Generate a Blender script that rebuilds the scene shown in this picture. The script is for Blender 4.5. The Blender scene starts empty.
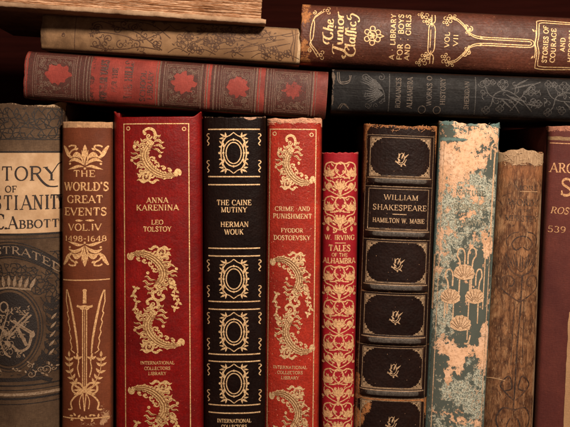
import bpy, bmesh, math, random
from mathutils import Vector, Matrix, noise as mnoise
from mathutils.geometry import tessellate_polygon

random.seed(7)
PI = math.pi
S = 0.0005            # one unit of drawing = half a millimetre
SHELF = 520.0         # height of the shelf top in the drawing
scene = bpy.context.scene
col = scene.collection

# ------------------------------------------------------------------ helpers
def X(ix): return (ix - 285.0) * S
def Z(iy): return (SHELF - iy) * S

def sm(a, b, x):
    if a == b: return 1.0 if x >= a else 0.0
    t = max(0.0, min(1.0, (x - a) / (b - a)))
    return t * t * (3 - 2 * t)

def nz(x, y, z=0.0):
    return mnoise.noise(Vector((x, y, z)))

def fbm(x, y, z=0.0, o=4):
    return mnoise.fractal(Vector((x, y, z)), 0.9, 2.0, o)

def link_mesh(name, verts, faces, mat, parent=None, smooth=False):
    me = bpy.data.meshes.new(name)
    me.from_pydata(verts, [], faces)
    me.validate()
    me.materials.append(mat)
    if smooth:
        for p in me.polygons: p.use_smooth = True
    ob = bpy.data.objects.new(name, me)
    col.objects.link(ob)
    if parent: ob.parent = parent
    return ob

def arc(cx, cy, rx, ry, a0, a1, n=10):
    r = []
    for i in range(n + 1):
        a = math.radians(a0 + (a1 - a0) * i / n)
        r.append((cx + rx * math.cos(a), cy + ry * math.sin(a)))
    return r

def catmull(pts, k=6, closed=False):
    n = len(pts); out = []
    seg = n if closed else n - 1
    for i in range(seg):
        g = (lambda j: pts[j % n]) if closed else (lambda j: pts[max(0, min(n - 1, j))])
        p0, p1, p2, p3 = g(i - 1), g(i), g(i + 1), g(i + 2)
        for s in range(k):
            t = s / k
            out.append(tuple(0.5 * ((2 * p1[d]) + (-p0[d] + p2[d]) * t + (2 * p0[d] - 5 * p1[d] + 4 * p2[d] - p3[d]) * t * t
                             + (-p0[d] + 3 * p1[d] - 3 * p2[d] + p3[d]) * t ** 3) for d in range(len(p1))))
    if not closed: out.append(tuple(pts[-1]))
    return out

# ------------------------------------------------------------------ lettering
# every glyph: (advance, strokes, serifs); stroke = (weight, points); y up, cap height 1
def G_():
    g = {}
    def L(*p): return list(p)
    g['A'] = (.80, [('n', L((.05, 0), (.41, 1))), ('t', L((.38, 1), (.75, 0))), ('n', L((.18, .34), (.62, .34)))], [(.05, 0), (.75, 0)])
    g['B'] = (.72, [('t', L((.17, 0), (.17, 1))), ('a', L((.1, .985), (.34, .985)) + arc(.36, .76, .22, .225, 90, -90) + L((.17, .535))),
                    ('a', L((.17, .53), (.38, .53)) + arc(.39, .27, .26, .255, 90, -90) + L((.1, .015)))], [(.1, 0), (.1, 1)])
    g['C'] = (.76, [('a', arc(.43, .5, .36, .49, 42, 318, 18)), ('n', L((.70, .97), (.70, .68)))], [])
    g['D'] = (.82, [('t', L((.17, 0), (.17, 1))), ('a', L((.1, .985), (.3, .985)) + arc(.34, .5, .38, .485, 90, -90, 14) + L((.1, .015)))], [(.1, 0), (.1, 1)])
    g['E'] = (.68, [('t', L((.17, 0), (.17, 1))), ('n', L((.17, .98), (.6, .98), (.61, .76))), ('n', L((.17, .51), (.46, .51))), ('n', L((.46, .62), (.46, .4))),
                    ('n', L((.17, .02), (.62, .02), (.65, .26)))], [(.1, 0), (.1, 1)])
    g['F'] = (.64, [('t', L((.17, 0), (.17, 1))), ('n', L((.17, .98), (.6, .98), (.61, .76))), ('n', L((.17, .51), (.46, .51))), ('n', L((.46, .62), (.46, .4)))], [(.17, 0), (.1, 1)])
    g['G'] = (.82, [('a', arc(.43, .5, .36, .49, 42, 315, 18)), ('n', L((.70, .97), (.70, .70))), ('t', L((.69, .08), (.69, .42)))], [(.69, .42)])
    g['H'] = (.86, [('t', L((.17, 0), (.17, 1))), ('t', L((.69, 0), (.69, 1))), ('n', L((.17, .51), (.69, .51)))], [(.17, 0), (.17, 1), (.69, 0), (.69, 1)])
    g['I'] = (.36, [('t', L((.18, 0), (.18, 1)))], [(.18, 0), (.18, 1)])
    g['J'] = (.5, [('a', L((.33, 1), (.33, .25)) + arc(.18, .22, .15, .22, 0, -150, 7))], [(.33, 1)])
    g['K'] = (.82, [('t', L((.17, 0), (.17, 1))), ('n', L((.68, 1), (.17, .42))), ('t', L((.33, .6), (.72, 0)))], [(.17, 0), (.17, 1), (.66, 1), (.73, 0)])
    g['L'] = (.66, [('t', L((.17, 0), (.17, 1))), ('n', L((.17, .02), (.6, .02), (.63, .28)))], [(.1, 0), (.17, 1)])
    g['M'] = (1.0, [('n', L((.16, 0), (.16, 1))), ('t', L((.16, 1), (.49, .05))), ('n', L((.49, .05), (.83, 1))), ('t', L((.84, 0), (.84, 1)))], [(.15, 0), (.1, 1), (.84, 0), (.88, 1)])
    g['N'] = (.86, [('n', L((.16, 0), (.16, 1))), ('t', L((.16, 1), (.71, .02))), ('n', L((.71, 0), (.71, 1)))], [(.15, 0), (.1, 1), (.71, 1)])
    g['O'] = (.86, [('a', arc(.43, .5, .36, .49, 0, 360, 24))], [])
    g['P'] = (.68, [('t', L((.17, 0), (.17, 1))), ('a', L((.1, .985), (.34, .985)) + arc(.36, .73, .25, .255, 90, -90) + L((.17, .475)))], [(.17, 0), (.1, 1)])
    g['R'] = (.78, [('t', L((.17, 0), (.17, 1))), ('a', L((.1, .985), (.34, .985)) + arc(.36, .74, .24, .245, 90, -90) + L((.17, .495))), ('t', L((.38, .49), (.7, 0)))], [(.17, 0), (.1, 1), (.72, 0)])
    g['S'] = (.62, [('s', catmull([(.50, .80), (.44, .94), (.30, .985), (.15, .92), (.10, .76), (.18, .62), (.34, .51), (.48, .38), (.53, .22), (.44, .07), (.29, .015), (.15, .06), (.09, .20)], 3)),
                    ('n', L((.52, .98), (.51, .72))), ('n', L((.08, .02), (.09, .30)))], [])
    g['T'] = (.74, [('t', L((.37, 0), (.37, 1))), ('n', L((.06, .74), (.08, .98), (.66, .98), (.68, .74)))], [(.37, 0)])
    g['U'] = (.82, [('t', L((.17, 1), (.17, .3)) + arc(.41, .28, .24, .27, 180, 270, 6)), ('n', arc(.41, .28, .25, .27, 270, 360, 6) + L((.66, 1)))], [(.17, 1), (.66, 1)])
    g['V'] = (.80, [('t', L((.06, 1), (.41, 0))), ('n', L((.39, 0), (.75, 1)))], [(.06, 1), (.74, 1)])
    g['W'] = (1.12, [('t', L((.06, 1), (.34, 0))), ('n', L((.34, 0), (.57, 1))), ('t', L((.55, 1), (.80, 0))), ('n', L((.80, 0), (1.05, 1)))], [(.06, 1), (.56, 1), (1.05, 1)])
    g['X'] = (.78, [('t', L((.08, 1), (.7, 0))), ('n', L((.68, 1), (.08, 0)))], [(.08, 0), (.08, 1), (.7, 0), (.68, 1)])
    g['Y'] = (.78, [('t', L((.05, 1), (.39, .48))), ('n', L((.39, .48), (.72, 1))), ('t', L((.39, .48), (.39, 0)))], [(.06, 1), (.71, 1), (.39, 0)])
    g['Z'] = (.70, [('n', L((.1, .74), (.11, .98), (.6, .98))), ('t', L((.6, .98), (.1, .02))), ('n', L((.1, .02), (.6, .02), (.62, .26)))], [])
    g['1'] = (.42, [('t', L((.21, 0), (.21, 1))), ('n', L((.21, 1), (.08, .84)))], [(.21, 0)])
    g['3'] = (.6, [('a', arc(.28, .75, .2, .235, 150, -80, 10) + arc(.27, .27, .24, .255, 80, -150, 12))], [])
    g['4'] = (.66, [('n', L((.42, 1), (.06, .3), (.6, .3))), ('t', L((.44, 0), (.44, 1)))], [(.44, 0)])
    g['5'] = (.6, [('n', L((.5, .98), (.16, .98), (.12, .55))), ('a', L((.12, .55)) + arc(.27, .31, .24, .3, 110, -150, 12))], [])
    g['6'] = (.64, [('a', arc(.32, .3, .22, .285, 0, 360, 16)), ('a', L((.48, .97)) + arc(.38, .35, .28, .6, 110, 190, 8))], [])
    g['8'] = (.62, [('a', arc(.31, .74, .19, .24, 0, 360, 14)), ('a', arc(.31, .26, .23, .25, 0, 360, 14))], [])
    g['9'] = (.64, [('a', arc(.32, .7, .22, .285, 0, 360, 16)), ('a', L((.16, .03)) + arc(.26, .65, .28, .6, -70, 10, 8))], [])
    g['0'] = g['O']
    g['.'] = (.3, [('t', L((.12, .0), (.12, .11)))], [])
    g['-'] = (.46, [('t', L((.08, .46), (.38, .46)))], [])
    g["'"] = (.22, [('t', L((.1, 1.05), (.08, .8)))], [])
    g['*'] = (.36, [('t', L((.18, .44), (.18, .56)))], [])
    g[' '] = (.42, [], [])
    return g
GLY = G_()

class Orn:
    """stamped work on a spine: ribbons and filled shapes laid on the surface of one book"""
    def __init__(self, book, lift=0.10):
        self.b = book; self.v = []; self.f = []; self.k = 0; self.lift = lift; self.T = None
    def _lift(self):
        self.k += 1
        return self.lift + (self.k % 40) * 0.007
    def _add(self, pts, faces, lf):
        o = len(self.v)
        for (u, v) in pts:
            if self.T: u, v = self.T(u, v)
            self.v.append(self.b.P(u, v, lf))
        self.f += [tuple(i + o for i in f) for f in faces]
    def stroke(self, pts, w, closed=False, res=1.6):
        # w: number or list (per point); resampled so that it bends with the spine
        n = len(pts)
        ws = list(w) if isinstance(w, (list, tuple)) else [w] * n
        P = []; W = []
        m = n if closed else n - 1
        for i in range(m):
            a, b = pts[i], pts[(i + 1) % n]
            wa, wb = ws[i], ws[(i + 1) % n]
            d = math.hypot(b[0] - a[0], b[1] - a[1])
            q = max(1, int(d / res))
            for j in range(q):
                t = j / q
                P.append((a[0] + (b[0] - a[0]) * t, a[1] + (b[1] - a[1]) * t)); W.append(wa + (wb - wa) * t)
        if not closed: P.append(pts[-1]); W.append(ws[-1])
        # drop doubles
        Q = [P[0]]; R = [W[0]]
        for p, ww in zip(P[1:], W[1:]):
            if math.hypot(p[0] - Q[-1][0], p[1] - Q[-1][1]) > 1e-4: Q.append(p); R.append(ww)
        P, W = Q, R; n = len(P)
        if n < 2: return
        vs = []
        for i in range(n):
            if closed: a, b = P[i - 1], P[(i + 1) % n]
            else: a, b = P[max(0, i - 1)], P[min(n - 1, i + 1)]
            dx, dy = b[0] - a[0], b[1] - a[1]
            l = math.hypot(dx, dy) or 1
            nx, ny = -dy / l, dx / l
            # mitre
            if 0 < i < n - 1 or closed:
                a2 = P[i - 1]; ex, ey = P[i][0] - a2[0], P[i][1] - a2[1]; el = math.hypot(ex, ey) or 1
                c = max(0.6, abs(nx * (-ey / el) + ny * (ex / el)))
            else: c = 1
            h = W[i] / 2 / c
            vs.append((P[i][0] + nx * h, P[i][1] + ny * h)); vs.append((P[i][0] - nx * h, P[i][1] - ny * h))
        fs = []
        for i in range(n if closed else n - 1):
            j = (i + 1) % n
            fs.append((2 * i, 2 * i + 1, 2 * j + 1, 2 * j))
        self._add(vs, fs, self._lift())
    def fill(self, poly):
        tri = tessellate_polygon([[Vector((p[0], p[1], 0)) for p in poly]])
        pts = [tuple(p) for p in poly]; mid = {}; out = []
        st = [tuple(t) for t in tri]
        while st:
            a, b, c = st.pop()
            e = [(math.dist(pts[i], pts[j]), i, j, k) for i, j, k in ((a, b, c), (b, c, a), (c, a, b))]
            l, i, j, k = max(e)
            if l < 3.2: out.append((a, b, c)); continue
            key = (min(i, j), max(i, j))
            if key not in mid:
                mid[key] = len(pts); pts.append(((pts[i][0] + pts[j][0]) / 2, (pts[i][1] + pts[j][1]) / 2))
            m = mid[key]; st += [(i, m, k), (m, j, k)]
        self._add(pts, out, self._lift())
    def disc(self, x, y, r, ry=None, n=12):
        ry = ry or r
        self.fill(arc(x, y, r, ry, 0, 360 - 360 / n, n - 1))
    def ring(self, x, y, rx, ry, w, n=28):
        self.stroke(arc(x, y, rx, ry, 0, 360 - 360 / n, n - 1), w, closed=True)
    def patch(self, u0, v0, u1, v1, du=2.0, dv=4.0):
        nu = max(1, int((u1 - u0) / du)); nv = max(1, int((v1 - v0) / dv))
        P = [(u0 + (u1 - u0) * i / nu, v0 + (v1 - v0) * j / nv) for j in range(nv + 1) for i in range(nu + 1)]
        F = [(j * (nu + 1) + i, j * (nu + 1) + i + 1, (j + 1) * (nu + 1) + i + 1, (j + 1) * (nu + 1) + i) for j in range(nv) for i in range(nu)]
        self._add(P, F, self._lift())
    def rule(self, u0, v0, u1, v1, w): self.stroke([(u0, v0), (u1, v1)], w)
    def box(self, u0, v0, u1, v1, w): 
        for a in ((u0, v0, u1, v0), (u1, v0, u1, v1), (u1, v1, u0, v1), (u0, v1, u0, v0)): self.rule(*a, w)
    def leaf(self, x, y, ang, ln, wd, bend=0.0, n=6):
        # almond leaf starting at x,y pointing at ang (degrees, y down)
        a = math.radians(ang); c, s = math.cos(a), math.sin(a)
        up = []; dn = []
        for i in range(n + 1):
            t = i / n
            lx = t * ln; ly = bend * ln * math.sin(t * PI / 2) * t
            h = wd / 2 * math.sin(PI * t ** 0.8) if 0 < t < 1 else 0
            up.append((lx, ly - h)); dn.append((lx, ly + h))
        poly = up + dn[-2:0:-1]
        self.fill([(x + c * p - s * q, y + s * p + c * q) for p, q in poly])
    def spiral(self, cx, cy, r, a0, turns, w0, w1=None, sgn=1, n=22, r1=0.15):
        w1 = w0 if w1 is None else w1
        pts = []; ws = []
        for i in range(n + 1):
            t = i / n; a = math.radians(a0 + sgn * 360 * turns * t); rr = r * (1 - (1 - r1) * t)
            pts.append((cx + rr * math.cos(a), cy + rr * math.sin(a))); ws.append(w0 + (w1 - w0) * t)
        self.stroke(pts, ws, res=3)
        self.disc(pts[-1][0], pts[-1][1], w1 * 0.9, n=8)
    def text(self, s, cx, cy, h, width=None, thick=.16, thin=.07, serif=True, slant=0, gap=.06, path=None, align='c'):
        adv = 0; lay = []
        for ch in s:
            g = GLY[ch]; lay.append((adv, g)); adv += g[0] + gap
        adv -= gap
        if width is None: width = adv * h
        sx = width / adv
        x0 = cx - width / 2 if align == 'c' else cx
        def M(x, y):
            X_, Y_ = x0 + x * sx + slant * (y - .5) * h, cy + h / 2 - y * h
            if path: return path(X_, Y_)
            return (X_, Y_)
        for a, (w_, strokes, serifs) in lay:
            for wt, pts in strokes:
                q = [M(a + x, y) for x, y in pts]
                if wt == 't': w = thick * h
                elif wt == 'n': w = thin * h
                else:
                    w = []
                    for i in range(len(pts)):
                        p, r = q[max(0, i - 1)], q[min(len(q) - 1, i + 1)]
                        dx, dy = r[0] - p[0], r[1] - p[1]; l = math.hypot(dx, dy) or 1
                        k = abs(dy / l) if wt == 'a' else (0.35 + 0.65 * abs(dx / l) if 3 < i < len(pts) - 4 else 0.2)
                        w.append((thin + (thick - thin) * k ** 1.3) * h)
                self.stroke(q, w, res=3)
            if serif:
                for (x, y) in serifs:
                    hw_ = .115 * h / sx
                    yy = y + (.5 - y) * 2 * thin * .5
                    self.stroke([M(a + x - hw_, yy), M(a + x + hw_, yy)], max(thin * .95 * h, .28), res=3)
    def build(self, name, mat, label=None):
        ob = link_mesh(name, self.v, self.f, mat, self.b.root, smooth=True)
        if label: ob['label'] = label
        return ob

# ------------------------------------------------------------------ materials
class NT:
    def __init__(self, name):
        self.m = bpy.data.materials.new(name); self.m.use_nodes = True
        self.t = self.m.node_tree; self.t.nodes.clear()
        self.out = self.t.nodes.new('ShaderNodeOutputMaterial')
        self.p = self.t.nodes.new('ShaderNodeBsdfPrincipled')
        self.t.links.new(self.p.outputs[0], self.out.inputs[0])
        self.tc = self.t.nodes.new('ShaderNodeTexCoord')
    def lk(self, a, b): self.t.links.new(a, b)
    def set(self, sock, val):
        if isinstance(val, bpy.types.NodeSocket): self.lk(val, sock)
        else:
            if isinstance(val, tuple) and len(val) == 3 and sock.type == 'RGBA': val = (*val, 1)
            sock.default_value = val
    def obj(self, scale=(1, 1, 1), loc=(0, 0, 0), rot=(0, 0, 0)):
        m = self.t.nodes.new('ShaderNodeMapping'); self.lk(self.tc.outputs['Object'], m.inputs[0])
        m.inputs['Scale'].default_value = scale; m.inputs['Location'].default_value = loc; m.inputs['Rotation'].default_value = rot
        return m.outputs[0]
    def noise(self, scale, detail=4, rough=.6, vec=None, dist=0):
        n = self.t.nodes.new('ShaderNodeTexNoise'); n.inputs['Scale'].default_value = scale
        n.inputs['Detail'].default_value = detail; n.inputs['Roughness'].default_value = rough; n.inputs['Distortion'].default_value = dist
        self.lk(vec if vec is not None else self.tc.outputs['Object'], n.inputs['Vector']); return n.outputs[0]
    def voro(self, scale, vec=None, feature='F1', out=0, rnd=1.0):
        n = self.t.nodes.new('ShaderNodeTexVoronoi'); n.feature = feature; n.inputs['Scale'].default_value = scale
        n.inputs['Randomness'].default_value = rnd
        self.lk(vec if vec is not None else self.tc.outputs['Object'], n.inputs['Vector']); return n.outputs[out]
    def wave(self, scale, vec, direction='X', dist=0, detail=2, dscale=1):
        n = self.t.nodes.new('ShaderNodeTexWave'); n.bands_direction = direction
        n.inputs['Scale'].default_value = scale; n.inputs['Distortion'].default_value = dist
        n.inputs['Detail'].default_value = detail; n.inputs['Detail Scale'].default_value = dscale
        self.lk(vec, n.inputs['Vector']); return n.outputs[1]
    def math(self, op, a, b=0.0, clamp=False):
        n = self.t.nodes.new('ShaderNodeMath'); n.operation = op; n.use_clamp = clamp
        self.set(n.inputs[0], a); self.set(n.inputs[1], b); return n.outputs[0]
    def mr(self, v, a, b, c=0.0, d=1.0):
        n = self.t.nodes.new('ShaderNodeMapRange'); self.set(n.inputs[0], v)
        for i, q in enumerate((a, b, c, d)): n.inputs[i + 1].default_value = q
        return n.outputs[0]
    def mix(self, f, a, b, mode='MIX'):
        n = self.t.nodes.new('ShaderNodeMix'); n.data_type = 'RGBA'; n.blend_type = mode
        self.set(n.inputs[0], f); self.set(n.inputs[6], a); self.set(n.inputs[7], b); return n.outputs[2]
    def paint(self):
        n = self.t.nodes.new('ShaderNodeVertexColor'); n.layer_name = 'paint'
        s = self.t.nodes.new('ShaderNodeSeparateColor'); self.lk(n.outputs[0], s.inputs[0]); return s.outputs
    def bump(self, h, strength=.5, dist=.0002, prev=None):
        n = self.t.nodes.new('ShaderNodeBump'); n.inputs['Strength'].default_value = strength; n.inputs['Distance'].default_value = dist
        self.lk(h, n.inputs['Height'])
        if prev is not None: self.lk(prev, n.inputs['Normal'])
        return n.outputs[0]
    def done(self, colr, rough, metal=0.0, spec=0.5, normal=None, coat=0):
        self.set(self.p.inputs['Base Color'], colr); self.set(self.p.inputs['Roughness'], rough)
        self.set(self.p.inputs['Metallic'], metal); self.set(self.p.inputs['Specular IOR Level'], spec)
        if coat: self.p.inputs['Coat Weight'].default_value = coat; self.p.inputs['Coat Roughness'].default_value = .25
        if normal is not None: self.lk(normal, self.p.inputs['Normal'])
        return self.m

def cover_mat(name, base, dark, worn, second=None, grain='leather', rough=.5, bump=.5, spec=.4, gsc=900, wear_n=1.0, var=1.0, dirt_shade=(.02, .008, .004), seed=0, scuff=.35, fine=500, coat=0):
    """worn: what shows where the covering is rubbed away (paint R); second: another colour (paint B); dirt: paint G, also the shade painted along spine edges"""
    t = NT(name)
    loc = (seed * .37, seed * .11, seed * .23)
    v = t.obj(loc=loc)
    n_big = t.noise(55, 5, .65, v); n_mid = t.noise(260, 5, .7, v); n_fine = t.noise(fine * 3, 4, .7, v)
    c = t.mix(t.mr(n_big, .35, .68), base, dark)
    c = t.mix(t.mr(n_mid, .42, .75, 0, .6 * var), c, dark)
    n_fade = t.noise(22, 3, .6, t.obj(loc=(loc[0] + 7, 0, 3)))
    c = t.mix(t.mr(n_fade, .5, .72, 0, .35), c, tuple(min(1, q * 1.5 + .004) for q in base))
    c = t.mix(t.mr(n_fade, .48, .3, 0, .45), c, tuple(q * .7 for q in dark))
    # pale scuffs
    sc_ = t.math('MULTIPLY', t.mr(n_fine, .60, .74), t.mr(n_mid, .48, .66))
    c = t.mix(t.math('MULTIPLY', sc_, scuff), c, worn)
    R, G, B = t.paint()[:3]
    jit = t.math('ADD', t.math('MULTIPLY', t.math('SUBTRACT', n_fine, .5), 1.1 * wear_n), t.math('MULTIPLY', t.math('SUBTRACT', n_mid, .5), 1.2 * wear_n))
    if second is not None:
        mb = t.mr(t.math('ADD', B, t.math('MULTIPLY', jit, .7)), .46, .56)
        s2 = t.mix(t.mr(n_fine, .4, .62), second, tuple(q * .55 for q in second))
        c = t.mix(mb, c, s2)
    mw = t.mr(t.math('ADD', R, t.math('MULTIPLY', jit, .8)), .46, .54)
    wc = t.mix(t.mr(n_mid, .4, .65), worn, tuple(q * .62 for q in worn))
    c = t.mix(mw, c, wc)
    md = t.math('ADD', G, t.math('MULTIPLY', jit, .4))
    c = t.mix(t.mr(t.math('MULTIPLY', md, t.math('MINIMUM', t.math('MULTIPLY', G, 6), 1.0)), .2, 1.0), c, dirt_shade)
    if grain == 'leather':
        h = t.math('ADD', t.math('MULTIPLY', t.voro(gsc, v), .8), t.math('MULTIPLY', t.noise(gsc * .5, 4, .6, v), 1.0))
        nb = t.bump(t.math('ADD', t.noise(70, 4, .65, v), t.math('MULTIPLY', t.noise(1.0, 4, .7, t.obj(scale=(900, 900, 60), loc=loc)), .35)), .5, .0011)
        nb = t.bump(h, bump, .00022, nb)
        c = t.mix(t.mr(h, .75, 1.15, .35, 0), c, tuple(q * .5 for q in dark))
    elif grain == 'cloth':
        vv = t.obj(loc=loc)
        h = t.math('ADD', t.noise(1.0, 3, .6, t.obj(scale=(2600, 2600, 420), loc=loc)), t.noise(1.0, 3, .6, t.obj(scale=(420, 420, 2600), loc=loc)))
        h = t.math('ADD', h, t.math('MULTIPLY', n_fine, .7))
        nb = t.bump(h, bump, .0002)
        c = t.mix(t.mr(h, .9, 1.6, .6, 0), c, tuple(q * .6 for q in dark))
    else:
        nb = t.bump(t.math('ADD', n_mid, t.math('MULTIPLY', n_fine, .5)), bump, .0002)
    nb = t.bump(mw, -.5, .00018, nb)
    rg = t.math('ADD', t.mr(n_mid, .3, .7, rough - .04, rough + .16), t.math('MULTIPLY', mw, .25), clamp=True)
    return t.done(c, rg, 0, spec * .62, nb, coat)

def gilt_mat(name, gold, under, wear=.5, metal=.55, rough=.42, seed=0, sc=700):
    t = NT(name)
    if metal > 0: gold = (gold[0], gold[1] * .97, gold[2] * .86)
    v = t.obj(loc=(seed * .31, 0, seed * .17))
    n1 = t.noise(sc, 4, .7, v); n2 = t.noise(90, 4, .6, v); n3 = t.noise(sc * 3, 3, .7, v)
    n4 = t.noise(sc * 1.6, 5, .75, t.obj(loc=(seed * .13 + 5, 2, 1)))
    g = t.mix(t.mr(n4, .40, .62), tuple(min(.98, q * 1.22) for q in gold), (gold[0] * .62, gold[1] * .52, gold[2] * .42))  # bright and dark flecks in the colour for a foil glint look
    g = t.mix(t.mr(n3, .5, .8, 0, .5), g, tuple(q * .5 for q in gold))
    w = t.math('ADD', t.math('MULTIPLY', n1, .7), t.math('MULTIPLY', n2, .6))
    m = t.mr(w, 1.02 - .55 * wear, 1.12 - .55 * wear + .06)
    c = t.mix(m, g, under)
    nb = t.bump(t.math('ADD', n3, t.math('MULTIPLY', n4, 1.6)), .8, .0002)
    return t.done(c, t.math('ADD', rough, t.math('MULTIPLY', m, .2)), t.mr(m, 0, 1, metal, 0), .5, nb)

def ink_mat(name, c1, c2, wear=.4, seed=0, rough=.55, sc=700, under=None):
    return gilt_mat(name, c1, under or c2, wear, 0.0, rough, seed, sc)

def paper_mat(name, c1, c2, axis='H'):
    t = NT(name)
    # leaves of paper: long streaks along the length of the edge
    v = t.obj(scale=(9000, 30, 30) if axis == 'H' else (9000, 30, 30))
    n = t.noise(1.0, 3, .6, t.obj(scale=(2600, 12, 40)))
    n2 = t.noise(60, 4, .6); n3 = t.noise(1.0, 4, .7, t.obj(scale=(5200, 90, 160)))
    c = t.mix(t.mr(n, .34, .66), c1, c2)
    c = t.mix(t.mr(n2, .45, .75, 0, .6), c, tuple(q * .45 for q in c2))
    c = t.mix(t.mr(n3, .50, .72, 0, .8), c, tuple(q * .3 for q in c2))
    nb = t.bump(t.math('ADD', n, n3), .8, .0004)
    return t.done(c, .85, 0, .2, nb)

# ------------------------------------------------------------------ the book
def board_mesh(x0, x1, y0, y1, z0, z1, r, seed=0, mat=None, name='front_board', parent=None):
    bm = bmesh.new()
    bmesh.ops.create_cube(bm, size=1)
    for v in bm.verts:
        v.co = Vector(((x0 + x1) / 2 + v.co.x * (x1 - x0), (y0 + y1) / 2 + v.co.y * (y1 - y0), (z0 + z1) / 2 + v.co.z * (z1 - z0)))
    bmesh.ops.bevel(bm, geom=bm.edges[:], offset=r, segments=3, profile=.6, affect='EDGES')
    me = bpy.data.meshes.new(name); bm.to_mesh(me); bm.free()
    me.materials.append(mat)
    for p in me.polygons: p.use_smooth = True
    ob = bpy.data.objects.new(name, me); col.objects.link(ob); ob.parent = parent
    return ob

class Book:
    def __init__(self, name, label, cat, A, tilt, W, H, bulge=5, er=3.5, yoff=0, depth=255, origin='base', top=None, taper=None, ridge=None, mask=None,
                 mats=None, board_top=0, board_t=5, group=None, vmax=None, res=1.0, page_inset=7, rough_edge=.4, seed=0, side=7, pw=2.7):
        self.pw = pw
        self.W, self.H, self.bulge, self.er = W, H, bulge, er
        self.taper = taper or (lambda v: 1.0); self.ridge = ridge or (lambda u, v: 0.0)
        self.A = A; self.phi = math.radians(tilt); self.seed = seed
        self.ou, self.ov = (W / 2, H) if origin == 'base' else (0.0, H / 2)
        c, s = math.cos(self.phi), math.sin(self.phi)
        lx, lz = -self.ou, self.ov
        wx, wz = lx * c + lz * s, -lx * s + lz * c
        self.root = bpy.data.objects.new(name, None); col.objects.link(self.root)
        self.root.empty_display_size = .02
        self.root.location = (X(A[0]) - wx * S, yoff * S, Z(A[1]) - wz * S)
        self.root.rotation_euler = (0, self.phi, 0)
        self.root['label'] = label; self.root['category'] = cat
        if group: self.root['group'] = group
        self.top = top or (lambda u: 0.0)
        self.rough_edge = rough_edge
        self.mats = mats
        self.spine(mask, res, side)
        by = self.prof(0) + (side - 2)
        for nm, x0, x1 in (('front_board', W - board_t, W), ('back_board', 0, board_t)) if origin == 'base' else (('front_board', W - board_t, W), ('back_board', 0, board_t)):
            tp = board_top
            tw = max(.9, min(1.1, self.taper(H * .4)))
            xa, xb = W / 2 + (x0 - W / 2) * tw, W / 2 + (x1 - W / 2) * tw
            board_mesh((xa - self.ou) * S, (xb - self.ou) * S, by * S, depth * S, (self.ov - H) * S, (self.ov - tp) * S, 1.1 * S, mat=mats['cover'], name=nm, parent=self.root)
        board_mesh((board_t + .1 - self.ou) * S, (W - board_t - .1 - self.ou) * S, (by + 1) * S, (depth - 6) * S, (self.ov - H + page_inset) * S, (self.ov - page_inset) * S, .6 * S,
                   mat=mats['paper'], name='page_block', parent=self.root)
    def prof(self, u):
        hw = self.W / 2; a = min(abs(u - hw), hw)
        y = self.bulge * (a / hw) ** self.pw
        k = a - (hw - self.er)
        if k > 0: y += self.er * (1 - math.sqrt(max(0, 1 - (k / self.er) ** 2)))
        return y
    def P(self, u, v, lift=0.0):
        uu = self.W / 2 + (u - self.W / 2) * self.taper(v)
        y = self.prof(u) - self.ridge(u, v)
        e = .3
        dy = (self.prof(u + e) - self.prof(u - e)) / (2 * e)
        dv = -(self.ridge(u, v + e) - self.ridge(u, v - e)) / (2 * e)
        dy = max(-3, min(3, dy)); dv = max(-3, min(3, dv))
        l = math.sqrt(1 + dy * dy + dv * dv)
        # normal of the front surface: (dy, -1, -dv) in (x, y, v)
        x = uu + dy / l * lift; yy = y - lift / l; vv = v + dv / l * lift
        return ((x - self.ou) * S, yy * S, (self.ov - vv) * S)
    def im(self, x, y):
        dx, dz = x - self.A[0], -(y - self.A[1])
        c, s = math.cos(self.phi), math.sin(self.phi)
        return (dx * c - dz * s, -(dx * s + dz * c))
    def spine(self, mask, res, side):
        W, H = self.W, self.H
        us = []
        n = int(W / res)
        e = self.er
        for i in range(5): us.append(e * (1 - math.cos(PI / 2 * i / 5)))
        m = int((W - 2 * e) / res)
        for i in range(m + 1): us.append(e + (W - 2 * e) * i / m)
        for i in range(4, -1, -1): us.append(W - e * (1 - math.cos(PI / 2 * i / 5)))
        nv = int(H / res)
        verts = []; cols = []
        sd = self.seed * 13.7
        def mk(u, v):
            if mask: r = mask(u, v)
            else: r = (0, 0, 0)
            r = (r[0], max(r[1], .85 * edge(u, W, 4.6) ** 1.6) if v > 16 or r[0] < .4 else r[1], r[2])  # shade between neighbouring books, painted along the spine edges
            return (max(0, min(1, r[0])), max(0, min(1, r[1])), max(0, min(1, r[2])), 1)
        # columns: side flap left (2), us, side flap right (2)
        ncol = len(us) + 4
        rows = []
        capdef = [(3.0, 4.6), (.4, 3.9), (-.5, 2.6), (-.6, 1.1), (-.2, .25)]
        for ci, (dv, dy) in enumerate(capdef): rows.append(('c', dv, dy))
        for j in range(nv + 1): rows.append(('v', j, 0))
        for kind, a, b in rows:
            for ci in range(ncol):
                if ci < 2: u = 0.0; ex = side * (1 - ci * .5)
                elif ci >= ncol - 2: u = W; ex = side * ((ci - (ncol - 2) + 1) * .5)
                else: u = us[ci - 2]; ex = 0
                tu = self.top(u) + self.rough_edge * 1.5 * fbm(u * .09, sd, 0, 2) + self.rough_edge * .22 * nz(u * .9, sd)
                if kind == 'v': v = tu + (H - tu) * a / nv; dyy = 0
                else: v = tu + a; dyy = b
                x, y, z = self.P(u, v)
                amp = .5 * self.rough_edge * sm(8, 0, v - tu)
                d = amp * fbm(u * .12, v * .12, sd) + .5 * amp * nz(u * .5, v * .5, sd)
                inx = 0
                if ex: inx = (1.2 if (ci in (0, 1)) else -1.2) * (ex / side)
                verts.append((x + inx * S, y + (dyy + ex + d * .6) * S, z))
                cols.append(mk(u, v))
        faces = []
        nr = len(rows)
        for j in range(nr - 1):
            for i in range(ncol - 1):
                k = j * ncol + i
                faces.append((k, k + ncol, k + ncol + 1, k + 1))
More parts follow.
